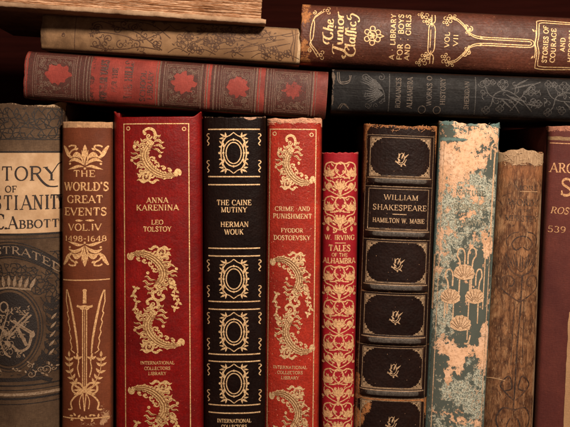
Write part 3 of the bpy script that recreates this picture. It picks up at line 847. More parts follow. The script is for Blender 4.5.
def karenina():
    W = 89.5
    def mask(u, v):
        r = .42 * sm(3, 0, v) + .15 * edge(u, W, 2)
        return (r, .25 * edge(u, W, 5), 0)
    def ear(u):
        a = min(u, W - u)
        return 6.0 * sm(0, 9, a) ** .7 - .5
    red_novel('red_leather_novel', 'wide deep red leather book titled Anna Karenina', (111.2, 112), -.35, W, (.250, .0058, .0048), (.130, .0028, .003), (.50, .06, .04),
              [('ANNA', 200.2, 5.4, 22), ('KARENINA', 207.6, 5.8, 42.5), ('LEO', 222.2, 4.6, 12), ('TOLSTOY', 229, 4.9, 28)],
              [('INTERNATIONAL', 362.8, 3.2, 34), ('COLLECTORS', 368.3, 3.2, 26), ('LIBRARY', 373.4, 3.2, 18)],
              1.0, 0, (12, 12, 77), ((156.5, 155), (155.5, 299.5), (156.5, 434)), (.88, .58, .31), 21, 8, mask, 0, 157.3, ear, None, .30)

def crime():
    W = 56
    def mask(u, v):
        r = 1.0 * sm(4.5 + 1.5 * math.sin(u * .3), 2.5, v) * sm(2, 6, u) * sm(34, 28, u) + .62 * sm(6, 2, v) + .45 * edge(u, W, 2.5) * sm(30, 0, v) + .26
        return (r * 1.0 if v < 8 else r * .6, .2 * edge(u, W, 5), 0)
    red_novel('scarlet_novel', 'scarlet leather book titled Crime and Punishment with torn top edge', (266.8, 118), .62, W, (.43, .034, .017), (.26, .016, .009), (.80, .42, .26),
              [('CRIME', 208.8, 4.4, 19, 284.3), ('*', 208.8, 4.4, 2, 296.4), ('AND', 208.8, 4.4, 12, 304), ('PUNISHMENT', 216.2, 4.8, 39, 292.5), ('FYODOR', 230.4, 4.2, 22, 292), ('DOSTOEVSKY', 237.8, 4.6, 36.5, 292)],
              [('INTERNATIONAL', 367.4, 3.1, 34, 290), ('COLLECTORS', 372.6, 3.1, 25.5, 290), ('LIBRARY', 377.8, 3.1, 18, 290)],
              .80, 0, (3.5, 11, 49.5), ((296, 162), (292.5, 305.5), (291.5, 439.5)), (.86, .60, .38), 22, 7, mask, 0, 291.5, lambda u: .9 - 1.2 * sm(30, 38, u), None, .55)


# ================================================================== 4 THE CAINE MUTINY
def caine():
    W, H = 63.5, 404
    base = (.013, .0055, .0042)
    def mask(u, v):
        r = 1.1 * blob(u, v, 48, 1, 5, 2.0) + .45 * sm(2.5, 0, v)
        return (r, .2 * edge(u, W, 4), 0)
    cm = cover_mat('black_leather', base, (.007, .003, .0025), (.60, .36, .24), grain='leather', rough=.42, bump=.32, spec=.2, gsc=1000, seed=31, scuff=.05)
    b = Book('black_leather_novel', 'black leather book titled The Caine Mutiny with gilt oval wreaths', 'book', (202.2, 117), -.1, W, H, bulge=8, er=6, mask=mask,
             mats={'cover': cm, 'spine': cm, 'paper': PAPER}, top=lambda u: .6 - 1.2 * edge(u, W, 5), rough_edge=.35, group='upright books in a row', seed=4)
    gm = gilt_mat('pale_gilt_on_black', (.86, .60, .38), base, .22, .4, .4, 8)
    fl = lambda y: y - 117
    o = Orn(b)
    for y in (129.3, 176.7, 184.8, 248.5, 256.2, 301.8, 309.6, 354.6, 361.8, 405.4, 413.2, 462, 470):
        o = Orn(b); o.rule(5.5, fl(y), W - 6, fl(y), 1.25); o.build('gilt_rule', gm)
    for yc, hh in ((153, 41), (279, 40), (332, 40), (383.6, 40)):
        o = Orn(b)
        o.T = lambda x, y, yc=yc: (x, fl(yc) + (y - fl(yc)) * (.96 if yc > 200 else 1))
        medallion(o, W / 2 - .4, fl(yc))
        for q in (-1, 1):
            for w_ in (-13.5, 13.5): squiggle(o, W / 2 - .4 + q * 25.8, fl(yc) + w_, -q, 12)
        o.build('gilt_wreath', gm)
    o = Orn(b)
    for s, y, h, w, dx in (('THE CAINE', 202.6, 5.3, 34.5, 0), ('MUTINY', 209.8, 5.2, 26, 0), ('HERMAN', 224.4, 5.2, 28, .6), ('WOUK', 231.9, 5.2, 19, 0)):
        o.text(s, W / 2 - .2 + dx, fl(y), h, w, .18, .085)
    o.build('gilt_title', gm)
    o = Orn(b)
    for s, y, h, w in (('INTERNATIONAL', 420.9, 3.7, 34), ('COLLECTORS', 426.5, 3.4, 25.5), ('LIBRARY', 432, 3.4, 18)): o.text(s, W / 2 - .4, fl(y), h, w, .17, .11)
    o.build('gilt_imprint', gm)

# ================================================================== 6 TALES OF THE ALHAMBRA
def alhambra():
    W, H = 37.5, 367
    base = (.40, .010, .022)
    def mask(u, v):
        return (.5 * sm(2.2, 0, v) + .25 * edge(u, W, 2), .4 * edge(u, W, 3), 0)
    cm = cover_mat('crimson_cloth', base, (.26, .006, .012), (.62, .16, .12), grain='cloth', rough=.55, bump=.4, seed=41, scuff=.2)
    b = Book('crimson_book', 'narrow crimson book covered in dense gilt leaf pattern', 'book', (322.5, 153), .55, W, H, bulge=9, er=4.5, yoff=5, mask=mask, taper=lambda v: 1 - .09 * sm(0, 360, v),
             mats={'cover': cm, 'spine': cm, 'paper': PAPER}, top=lambda u: .3 * math.sin(u), rough_edge=.4, group='upright books in a row', seed=5)
    gm = gilt_mat('matte_gilt_on_crimson', (.74, .46, .26), base, .42, .2, .5, 12)
    o = Orn(b)
    c = W / 2 - .3
    def cell(v, last=False):
        # one repeat, 34 high: a flower in the middle, two at the sides, joined by interlaced stems
        for q in (-1, 1):
            o.stroke(catmull([(c, v), (c + q * 5, v + 1.5), (c + q * 9, v + 0), (c + q * 14, v + 2), (c + q * 15.5, v + 8)], 5), 1.3)
            o.stroke(catmull([(c, v + 14), (c + q * 5, v + 9), (c + q * 4, v + 3), (c, v)], 5), 1.2)
            o.stroke(catmull([(c + q * 15.5, v + 8), (c + q * 14, v + 17), (c + q * 7, v + 20), (c + q * 2, v + 27), (c, v + 34)], 5), 1.2)
            o.stroke(catmull([(c + q * 10, v + 16), (c + q * 4, v + 15.5), (c, v + 14)], 4), 1.2)
            o.stroke(catmull([(c, v + 34), (c + q * 7, v + 31), (c + q * 14, v + 26), (c + q * 15, v + 20)], 5), 1.1)
            for a, l in ((-90, 9), (-122, 8.5), (-58, 8.5), (-155, 6.5), (-25, 6.5)):
                o.leaf(c + q * 10.8, v + 14.5, a, l * 1.05, 2.9)
            for a, l in ((90, 8), (60, 7.5), (120, 7.5)):
                o.leaf(c + q * 11, v + 20.5, a, l, 2.4)
            o.disc(c + q * 5, v + 6.5, 1.3, n=8); o.disc(c + q * 15.8, v + 28, 1.5, n=8)
            o.leaf(c + q * 4, v + 29, -90 + q * 60, 5.5, 1.8)
            for a, l in ((-106, 8), (-74, 8), (-140, 7), (-40, 7), (75, 6.5), (105, 6.5)): o.leaf(c + q * 10.8, v + (14.5 if a < 0 else 20.5), a, l, 1.1)
            o.spiral(c + q * 3.4, v + 9.5, 2.0, 0, q * 1.2, .8); o.spiral(c + q * 13.5, v + 25.5, 2.0, 90, q * 1.2, .8); o.spiral(c + q * 3.0, v + 20, 1.8, 90, -q * 1.1, .7)
            o.leaf(c + q * 6.5, v + 4.5, -90 + q * 40, 4.5, 1.4); o.leaf(c + q * 13, v + 5, 60, 4, 1.3); o.disc(c + q * 6.5, v + 24.5, 1.0, n=8); o.disc(c + q * 3.4, v + 14.5, .9, n=8); o.disc(c + q * 15.5, v + 13, 1.0, n=8)
        for a, l in ((-90, 9.5), (-63, 9.5), (-117, 9.5), (-38, 8.5), (-142, 8.5), (-15, 6.5), (-165, 6.5)):
            o.leaf(c, v + 27, a, l, 2.7)
        for a, l in ((-77, 7.5), (-103, 7.5), (-50, 8), (-130, 8), (-27, 6.5), (-153, 6.5)):
            o.leaf(c, v + 27.6, a, l, 1.2)
        o.disc(c, v + 29.5, 1.9, n=9); o.disc(c, v + 1, 1.6, n=9); o.disc(c, v + 14.5, 1.5, n=9)
    for v0, n in ((9, 2), (113.5, 7)):
        for k in range(n): cell(v0 + 34.5 * k)
    rr = random.Random(14)
    for k in range(230):
        v = rr.uniform(10, 74) if k < 46 else rr.uniform(116, 335)
        o.leaf(rr.uniform(3, W - 3), v, rr.uniform(0, 360), rr.uniform(1.6, 3), .8)
    for q in (-1, 1):
        o.spiral(c + q * 5.5, 77, 3, 90 - q * 30, q * 1.0, 1.5, 1.0)
        o.leaf(c + q * 12, 79, -90, 6, 3)
    o.build('gilt_leaf_pattern', gm)
    o = Orn(b)
    T = lambda s, y, h, w: o.text(s, c, b.im(337, y)[1], h, w, .2, .12)
    T('W. IRVING', 238, 5, 30); T('TALES', 248.7, 6.2, 22); T('OF THE', 255.4, 3.4, 16); T('ALHAMBRA', 261.4, 5.6, 33)
    v = b.im(337, 243.5)[1]; o.rule(c - 5, v, c + 6, v, .9)
    o.build('gilt_title', gm)

# ================================================================== 7 SHAKESPEARE
def shakespeare():
    W, H = 74.5, 398
    A = (365.5, 124)
    ridges = [56, 109, 162.5, 215.5, 268, 321, 374]
    def ridge(u, v):
        r = 0
        for m in ridges:
            d = abs(v - m)
            if d < 4.6: r = 3.3 * math.sqrt(max(0, 1 - (d / 4.6) ** 2.0))
        return r * sm(1.5, 9, u) * sm(1.5, 9, W - u)
    base = (.019, .0085, .0065)
    def mask(u, v):
        w1 = .54 * sm(6, 2, u) * (sm(90, 50, v) + .25 + .6 * sm(200, 240, v)) + .54 * sm(6, 2, v) + .48 * sm(5, 2, W - u) * sm(50, 15, v) + .30 * sm(4, 0, W - u)
        w1 += .8 * math.exp(-((v - 273.5 - .03 * u) / 2.0) ** 2) + .72 * blob(u, v, 13, 283, 4.5, 8) + .62 * blob(u, v, 6, 296, 5, 9) + .6 * blob(u, v, 72, 285, 3, 10) + .5 * blob(u, v, 3, 262, 3, 10)
        for m in ridges[2:4]: w1 += .5 * math.exp(-((v - m - 4.6) / 1.2) ** 2) * (.6 + .5 * math.sin(u * .5 + m))
        s = 0
        for m in ridges:
            d = abs(v - m + .4)
            if d < 3.4: s = max(s, .9 * (1 - sm(1.4, 3.2, d)) * sm(6, 16, u) * sm(6, 16, W - u))  # band tops painted paler in place of a highlight
        return (w1, .12 * edge(u, W, 4), s)
    cm = cover_mat('dark_morocco', base, (.010, .0045, .0038), (.46, .185, .065), second=(.110, .092, .078), grain='leather', rough=.40, bump=.45, spec=.28, gsc=850, seed=51, scuff=.10)
    b = Book('shakespeare_volume', 'dark brown leather William Shakespeare volume with raised bands and rubbed edges', 'book', A, 2.15, W, H, bulge=10, er=6, mask=mask, ridge=ridge,
             mats={'cover': cm, 'spine': cm, 'paper': PAPER_DARK}, top=lambda u: 1.2 * sm(8, 30, u) * sm(8, 30, W - u), rough_edge=.8, group='upright books in a row', seed=6)
    gm = gilt_mat('dull_gilt_on_morocco', (.58, .42, .29), base, .42, .35, .45, 15)
    dg = gilt_mat('faint_gilt_on_morocco', (.27, .19, .13), base, .45, .3, .5, 16)
    cg = gilt_mat('corner_gilt_on_morocco', (.40, .29, .20), base, .40, .35, .45, 18)
    emb = Orn(b); fr = Orn(b); cr = Orn(b)
    comps = [(12.5, 51.5, 1), (64, 104.5, 0), (117, 158, 1), (170, 210.5, 1), (223, 263.5, 1), (276, 316, 1), (329, 369, 1)]
    u0, u1 = 6.5, W - 8
    for (a, c_, e) in comps:
        for dd, w in ((0, .75),):
            fr.stroke([(u0, a), (u1, a), (u1, c_), (u0, c_), (u0, a)], w)
        fr.rule(2.5, a - 2.2, W - 4, a - 2.2, .5)
        fr.rule(u0 - 2, c_ + 1.6, u1 + 2, c_ + 1.6, .9)
        if e:
            for (x, y, sx, sy) in ((u0, a, 1, 1), (u1, a, -1, 1), (u0, c_, 1, -1), (u1, c_, -1, -1)):
                cr.stroke([(x + sx * 9, y + sy * 1), (x + sx * 5.5, y + sy * 3), (x + sx * 3, y + sy * 5.5), (x + sx * 1, y + sy * 9)], .8)
                cr.spiral(x + sx * 3.2, y + sy * 3.2, 2.2, 0, 1.1, .7); cr.leaf(x + sx * 1, y + sy * 1, math.degrees(math.atan2(sy, sx)), 6, 2.4); cr.stroke([(x + sx * 1.2, y + sy * 10.5), (x + sx * 1.2, y + sy * 1.2), (x + sx * 10.5, y + sy * 1.2)], .8)
                cr.leaf(x + sx * 1.5, y + sy * 5.5, math.degrees(math.atan2(sy, sx * .4)), 3.6, 1.6); cr.leaf(x + sx * 5.5, y + sy * 1.5, math.degrees(math.atan2(sy * .4, sx)), 3.6, 1.6)
            cx, cy = W / 2 - .8, (a + c_) / 2 + 1
            emb.T = lambda x, y, cx=cx, cy=cy: (cx + (x - cx) * .95, cy + (y - cy) * .95)
            for ang, l, wd, ox, oy in () if False else ((-80, 8, 1.7, 1, 1), (-112, 6, 1.5, -1, 0), (-58, 8, 1.5, 3, 1), (-150, 5, 1.6, 0, 3), (170, 6, 1.5, 0, 4), (25, 5, 1.5, 2, 5)):
                emb.leaf(cx + ox, cy + oy, ang, l, wd, .2)
            emb.stroke(catmull([(cx - 2, cy + 3), (cx - 2.4, cy - 1), (cx + 1, cy - 5.5), (cx + 4, cy - 1), (cx + 3, cy + 3), (cx, cy + 5), (cx - 2, cy + 3)], 4), .7)
            emb.stroke(catmull([(cx - 5.5, cy + 2.5), (cx - 1, cy + 6.5), (cx + 3.5, cy + 5.5), (cx + 6, cy + 1)], 4), .8); emb.disc(cx + 1, cy + 8, .9, n=8)
            emb.build('gilt_flower_stamp', gm); emb = Orn(b); cr.build('corner_ornament', cg); cr = Orn(b)
    for q in (3.0, W - 4.5):
        fr.stroke([(q, 9), (q, H - 20)], .55, res=4)
    fr.build('gilt_panel_lines', dg)
    scratches(b, 70, (.30, .17, .10), base, 77, wmax=.3, lmax=10)
    frays(b, 22, (.50, .26, .13), (.2, .08, .04), 6)
    # raised bands, a grey highlight painted on their tops, keep their own double lines
    o = Orn(b)
    for m in ridges:
        o.rule(8, m - 5.2, W - 9, m - 5.2, .5); o.rule(8, m + 5.2, W - 9, m + 5.2, .5)
    o.build('band_lines', dg)
    o = Orn(b)
    for s, x, y, h, w in (('WILLIAM', 401.2, 197.6, 5.2, 34.5), ('SHAKESPEARE', 400.2, 207.8, 5.4, 54), ('HAMILTON W. MABIE', 399, 220.8, 4.6, 52)):
        p = b.im(x, y); o.text(s, p[0], p[1], h, w, .15, .08)
    p = b.im(399.5, 214.4); o.rule(p[0] - 7, p[1], p[0] + 7, p[1], .8)
    o.build('gilt_title', gm)

# ================================================================== 8 GREEN FLAKING BOOK
def green_book():
    W, H = 61.5, 400
    A = (441.2, 121.5)
    R = random.Random(5)
    b_ = [None]
    def mask(u, v):
        # R peach paper, B sage bloom; image based positions turned into spine positions
        n = fbm(u * .09 + 3, v * .07 + 1, 2.2, 5)
        n2 = fbm(u * .22 + 9, v * .2, 5.1, 4)
        p = .66 * sm(62, 38, v) + .22 * sm(110, 50, v) - .9 * sm(40, 58, u) * sm(30, 44, v) * sm(120, 60, v)
        p += .55 * blob(u, v, 30, 73, 16, 9) + .45 * blob(u, v, 17, 55, 14, 14) + .55 * blob(u, v, 46, 118, 12, 14) + .5 * blob(u, v, 12, 118, 8, 12) + .4 * blob(u, v, 34, 92, 14, 7)
        p += .85 * blob(u, v, 14, 222, 9, 9) + .8 * blob(u, v, 24, 232, 12, 9) + .75 * blob(u, v, 29, 243, 6, 9) + .95 * blob(u, v, 57, 226, 8, 24) + .8 * blob(u, v, 44, 228, 10, 6) + .55 * blob(u, v, 54, 122, 5, 26) + .6 * blob(u, v, 60, 180, 4, 26)
        p += .7 * blob(u, v, 20, 256, 4, 9) + .7 * blob(u, v, 16, 291, 12, 3) + .7 * blob(u, v, 36, 298, 12, 4.5) + .6 * blob(u, v, 34, 288, 5, 4) + .6 * blob(u, v, 52, 302, 6, 5) + .5 * blob(u, v, 12, 345, 9, 12) + .5 * blob(u, v, 44, 365, 10, 14)
        p += .45 * sm(4.0, 2.5, abs(u - 4.2)) * sm(190, 120, v)
        p -= 1.2 * blob(u, v, 6, 12, 7, 10) * .8 + .9 * math.exp(-((v - 17.5) / 2.2) ** 2) * sm(34, 20, u) + .5 * blob(u, v, 52, 30, 8, 12)
        p += .55 * n + .35 * n2
        s = .50 * sm(40, 70, v) * sm(150, 110, v) + .62 * blob(u, v, 12, 160, 15, 50) + .5 * blob(u, v, 14, 200, 10, 18) + .78 * blob(u, v, 50, 275, 14, 40) + .6 * blob(u, v, 18, 265, 14, 10) + .6 * blob(u, v, 30, 272, 14, 12) + .55 * blob(u, v, 10, 300, 10, 14) + .55 * blob(u, v, 32, 318, 22, 14)
        s += .5 * blob(u, v, 40, 62, 18, 24) + .5 * blob(u, v, 10, 80, 8, 40) + .4 * sm(330, 345, v) - .45 * blob(u, v, 34, 170, 20, 30) - .4 * blob(u, v, 28, 268, 6, 5)
        s += .5 * fbm(u * .12, v * .1, 7.7, 5) + .25 * n2
        t = .9 * sm(5, 1, v) * (.5 + .5 * math.sin(u * .25)) + .8 * math.exp(-((v - 17) / 2.0) ** 2) * sm(34, 20, u) + .7 * sm(4, 1, W - u) * sm(26, 10, v)
        return (p, t if v < 30 else .25 * edge(u, W, 3), s)
    # material of its own: three coats and the worm eaten bloom
    t = NT('flaking_green_cloth')
    v = t.obj(loc=(1.3, .2, .7)); nf = t.noise(1900, 4, .7, v); nm = t.noise(620, 5, .72, v); nb_ = t.noise(80, 4, .6, v)
    R_, G_c, B_ = t.paint()[:3]
    base = t.mix(nb_, (.120, .140, .118), (.072, .086, .072))
    wv = t.obj(); weave = t.math('ADD', t.wave(520, wv, 'X', 2, 2, 60), t.wave(520, wv, 'Z', 2, 2, 60))
    base = t.mix(t.mr(weave, .5, 1.8, .4, 0), base, (.030, .034, .028))
    worm = t.mr(t.noise(1500, 2, .5, t.obj(loc=(.4, .3, .9)), 1.2), .44, .52)
    sage = t.mix(worm, (.13, .145, .12), (.50, .52, .42))
    sage = t.mix(t.mr(nm, .52, .62), sage, (.46, .38, .27))
    jit = t.math('ADD', t.math('MULTIPLY', t.math('SUBTRACT', nf, .5), .8), t.math('MULTIPLY', t.math('SUBTRACT', nm, .5), 2.1))
    ms = t.mr(t.math('ADD', B_, jit), .42, .50)
    mp = t.mr(t.math('ADD', R_, jit), .50, .55)
    c = t.mix(ms, base, sage)
    pe = t.mix(t.mr(nb_, .4, .7), (.80, .48, .29), (.88, .60, .42)); pe = t.mix(t.mr(nm, .46, .70), pe, (.46, .25, .13)); pe = t.mix(t.mr(nf, .56, .72, 0, .6), pe, (.30, .22, .14))
    c = t.mix(mp, c, pe)
    rim = t.math('SUBTRACT', t.mr(t.math('ADD', R_, jit), .42, .50), mp, clamp=True)
    c = t.mix(t.math('MULTIPLY', rim, .6), c, (.05, .045, .035))
    mt = t.mr(t.math('ADD', G_c, t.math('MULTIPLY', jit, .8)), .45, .55)
    c = t.mix(mt, c, t.mix(nm, (.045, .105, .105), (.20, .28, .25)))
    n1 = t.bump(weave, .25, .00012); n1 = t.bump(t.math('ADD', t.math('MULTIPLY', ms, worm), t.math('MULTIPLY', nf, .4)), .6, .0002, n1); n1 = t.bump(mp, -.7, .00022, n1)
    cm = t.done(c, .72, 0, .25, n1)
    b = Book('flaking_green_book', 'green cloth book flaking to peach and sage patches with shell shapes', 'book', A, 2.85, W, H, bulge=8, er=4.5, mask=mask,
             mats={'cover': cm, 'spine': cm, 'paper': PAPER}, top=lambda u: 1.6 * sm(6, 22, u) * sm(4, 14, W - u) - .6 + .5 * math.sin(u * .8), rough_edge=1.1, group='upright books in a row', seed=7, taper=lambda v: 1 - .03 * sm(0, 300, v))
    shell = ink_mat('peach_stamping', (.66, .45, .28), (.42, .32, .22), .42, 21, .6)
    dk = ink_mat('brown_shell_lines', (.20, .115, .065), (.4, .27, .17), .3, 22, .6)
    o = Orn(b, .12); d = Orn(b, .55)
    # hooked stems
    def hook(x, y, w, h, flip=1):
        p = b.im(x, y)
        o.stroke(catmull([(p[0] - flip * w, p[1] + 14), (p[0] - flip * w, p[1] + 3), (p[0] - flip * w * .4, p[1] - 2.2), (p[0] + flip * w * .5, p[1] - 1.5), (p[0] + flip * w * .8, p[1] + 5), (p[0] + flip * .3, p[1] + 13), (p[0] + flip * .2, p[1] + h)], 6), 1.5, res=1)
    hook(473, 250.5, 4.4, 45, 1); hook(461, 251, 4.2, 44, -1); hook(480, 272, 3.4, 40, 1); hook(449, 272, 4, 42, -1)
    hook(497 - 1, 146, 4.0, 90, 1)
    for x, y, l in ((453.5, 300, 22), (470, 280, 60), (479, 300, 24), (486.5, 250, 60), (436, 255, 55), (445, 300, 18)):
        p = b.im(x, y); o.stroke([(p[0], p[1]), (p[0], p[1] + l)], 1.2, res=3)
    p = b.im(466, 343); o.stroke(catmull([(p[0] + 4, p[1] - 8), (p[0] + 2, p[1]), (p[0] - 2, p[1] + .5)], 4), 1.6)
    o.build('hooked_stems', shell)
    o = Orn(b, .35)
    for x, y, w, tl in ((464.3, 271.5, 10.5, -4), (450.5, 295.5, 9.6, 6), (475, 295.5, 9.8, -4), (460.5, 322.5, 10.6, -6)):
        p = b.im(x, y); pts = []
        for i in range(33):
            a = math.radians(205 - i * 230 / 32 + tl); r = w * (1 + .045 * math.cos(i * PI / 2)); pts.append((p[0] + r * math.cos(a), p[1] + 1.8 - r * .86 * math.sin(a)))
        pts += [(p[0] + w * .55, p[1] + 7.4), (p[0], p[1] + 8.6), (p[0] - w * .55, p[1] + 7.4)]
        o.fill(pts); o.build('shell_emblem', shell); o = Orn(b, .35)
        for i in range(1, 9):
            a = math.radians(200 - i * 25 + tl + 5)
            d.stroke([(p[0] + 2 * math.cos(a), p[1] + 6 - 2 * math.sin(a)), (p[0] + w * .9 * math.cos(a), p[1] + 1.8 - w * .78 * math.sin(a))], .38)
    d.build('shell_ribs', dk)
    o = Orn(b, .1)
    o.stroke([(5.2, 22), (5.2, H - 12)], .8, res=4); o.stroke([(W - 5, 24), (W - 5, H - 12)], .9, res=4); 
    dk2 = ink_mat('green_faded_letters', (.10, .11, .085), (.3, .28, .2), .85, 25, .7)
    o.build('side_line', ink_mat('flaked_peach_line', (.62, .42, .27), (.1, .11, .085), .65, 26))
    o = Orn(b, .14)
    for s, y, w in (('NATURE', 193, 30), ('ROMANCE', 207, 34), ('COUNTRY', 223, 30)): o.text(s, b.im(471, y)[0], b.im(471, y)[1], 5.4, w, .2, .12)
    o.build('faded_lettering', dk2)
    # frayed head threads and flakes
    frays(b, 34, (.26, .33, .29), (.55, .38, .25), 7)
    fl = Orn(b, .1); rr = random.Random(2)
    for k in range(18):
        u = rr.uniform(2, W - 2); v = rr.uniform(1, 10)
        fl.stroke(catmull([(u, v), (u + rr.uniform(-3, 3), v + rr.uniform(-2, 2)), (u + rr.uniform(-5, 5), v + rr.uniform(-3, 3))], 4), rr.uniform(.3, .7))
    fl.build('frayed_threads', ink_mat('teal_thread', (.10, .22, .21), (.5, .42, .33), .5, 27))

# ================================================================== 9 WORN BROWN BOOK
def brown_book():
    W, H = 47, 372
    A = (501.3, 149.5)
    def mask(u, v):
        r = .85 * sm(14.5, 11.5, v + 1.5 * math.sin(u * .3)) + .10 + .48 * sm(10, 0, W - u) * sm(10, 60, v) + .10 * blob(u, v, 30, 70, 16, 40) + .34 * math.exp(-((v - 228 - .05 * u) / 1.2) ** 2) * sm(36, 20, u)
        b2 = .5 * sm(42, 22, v) * sm(12, 16, v) + .12 * blob(u, v, 25, 60, 30, 60)
        g = .30 * edge(u, W, 3) + .62 * sm(18, 0, u) * sm(60, 160, v) * (.6 + .5 * fbm(u * .1, v * .03, 1)) + .25 * sm(200, 300, v)
        return (r, g, b2)
    t = NT('rubbed_brown_calf')
    v = t.obj(loc=(.6, .5, .1))
    st = t.noise(1.0, 6, .78, t.obj(scale=(620, 620, 95), rot=(0, .05, 0)), .35); st2 = t.noise(1.0, 5, .75, t.obj(scale=(1900, 1900, 330), loc=(3, 1, 2)), .3); nm = t.noise(230, 5, .7, v)
    c = t.mix(t.mr(st, .38, .60), (.072, .024, .010), (.31, .145, .062))
    c = t.mix(t.mr(nm, .50, .62, 0, .7), c, (.050, .018, .009))
    mot = t.noise(70, 5, .68, t.obj(scale=(1.8, 1.8, .7)), 1.4)
    c = t.mix(t.mr(mot, .48, .62, 0, .65), c, (.045, .017, .009)); c = t.mix(t.mr(mot, .44, .34, 0, .5), c, (.42, .24, .12))
    crk = t.mr(t.voro(1.0, t.obj(scale=(420, 420, 150)), 'DISTANCE_TO_EDGE'), .0, .06, 1, 0)
    c = t.mix(t.math('MULTIPLY', crk, t.mr(t.noise(90, 3, .6), .45, .6)), c, (.045, .018, .010))
    c = t.mix(t.mr(st2, .56, .70, 0, .75), c, (.58, .37, .20))
    R_, G_c, B_ = t.paint()[:3]
    jit = t.math('MULTIPLY', t.math('SUBTRACT', st, .5), 1.1)
    c = t.mix(t.mr(t.math('ADD', B_, jit), .3, .8, 0, .6), c, (.30, .105, .036))
    c = t.mix(t.mr(t.math('ADD', R_, jit), .40, .58), c, t.mix(t.mr(st2, .35, .65), (.50, .34, .20), (.24, .14, .075)))
    c = t.mix(t.mr(t.math('ADD', G_c, jit), .2, .9, 0, .85), c, (.045, .017, .008))
    cm = t.done(c, t.mr(st, .3, .7, .45, .75), 0, .35, t.bump(t.math('ADD', st, t.math('MULTIPLY', st2, .7)), .8, .0004))
    b = Book('rubbed_brown_book', 'badly rubbed light brown leather book with cream torn head', 'book', A, 3.0, W, H, bulge=11, er=5, mask=mask, taper=lambda v: 1 + .14 * sm(0, 300, v),
             mats={'cover': cm, 'spine': cm, 'paper': PAPER_DARK}, top=lambda u: 2.6 - 2.8 * sm(2, 24, u) * sm(4, 22, W - u) + .6 * math.sin(u * .5), rough_edge=1.4, group='upright books in a row', seed=8)
    ik = ink_mat('worn_brown_stamping', (.030, .014, .009), (.105, .046, .021), .78, 31, .6)
    o = Orn(b, .1)
    def L(s, x, y, h, w): p = b.im(x, y); o.text(s, p[0], p[1], h, w, .16, .08)
    L('MORE', 527, 188, 4.6, 24); L('WORDS', 524, 202.5, 6.2, 30); L('OF THE', 524, 210.5, 2.6, 14); L('MINISTRY', 522, 218.5, 5.6, 32)
    o.build('faded_lettering', ink_mat('faded_letters', (.040, .022, .014), (.26, .13, .06), .72, 32, .6))
    o = Orn(b, .1)
    def at(x, y): return b.im(x, y)
    def cur(pts, w): o.stroke(catmull([at(*p) for p in pts], 6), w)
    # tulip above two heart shaped tendrils on a long stem, then a second spray
    for q in (-1, 1):
        f = lambda dx, y: (522 - (y - 250) * .052 + q * dx, y)
        cur([f(0, 236), f(6, 238), f(10, 244), f(6, 250), f(1, 247)], 1.2); cur([f(4, 232), f(11, 234), f(15, 240), f(14, 246)], 1.0)
        cur([f(0, 276), f(7, 273), f(12, 266), f(14, 257), f(15, 253)], 1.5); cur([f(0, 272), f(4, 268), f(6, 260), f(7, 254)], .9)
        cur([f(0, 302), f(9, 296), f(17, 288), f(16, 278), f(10, 276), f(6, 281), f(8, 286), f(11, 285)], 1.3)
        cur([f(4, 300), f(5, 330), f(5, 365)], .55)
        cur([f(1, 400), f(7, 394), f(13, 385), f(6, 376), f(3, 388), f(9, 391)], 1.2); cur([f(0, 410), f(10, 408), f(15, 420), f(10, 432), f(4, 428)], 1.4); cur([f(3, 418), f(6, 426), f(4, 434)], 1.2)
        for k in range(5):
            p = at(*f(1 + k * 2.2, 270 - k * 1.0)); o.leaf(p[0], p[1], -90 + q * k * 9, 15 - k, 1.3)
    cur([(522, 276), (520, 310), (517, 345), (515, 380), (513, 410)], 1.3)
    for y in (276, 300, 410): p = at(522 - (y - 250) * .052, y); o.disc(p[0], p[1], 1.6, n=8)
    o.build('stamped_tulip_pattern', ik)
    # pale cracks
    frays(b, 30, (.62, .45, .29), (.36, .2, .1), 8, 0, 14)
    o = Orn(b, .12); rr = random.Random(9)
    for k in range(22):
        u, v_ = rr.uniform(3, W - 3), rr.uniform(30, 330); l = rr.uniform(2, 7)
        o.stroke(catmull([(u, v_), (u + rr.uniform(-.8, .8), v_ + l * .4), (u + rr.uniform(-1, 1), v_ + l)], 4), rr.uniform(.2, .55))
    p = at(484, 378); o.stroke(catmull([p, (p[0] + 6, p[1] + 1.6), (p[0] + 12, p[1] + .4), (p[0] + 22, p[1] + 1.4)], 5), .9)
    p = at(522, 190); o.stroke([(p[0] - 2, p[1] + 1.5), (p[0] + 16, p[1] + 1)], .7)
    o.build('pale_crack_lines', ink_mat('cream_crack', (.45, .28, .15), (.3, .16, .08), .6, 33))

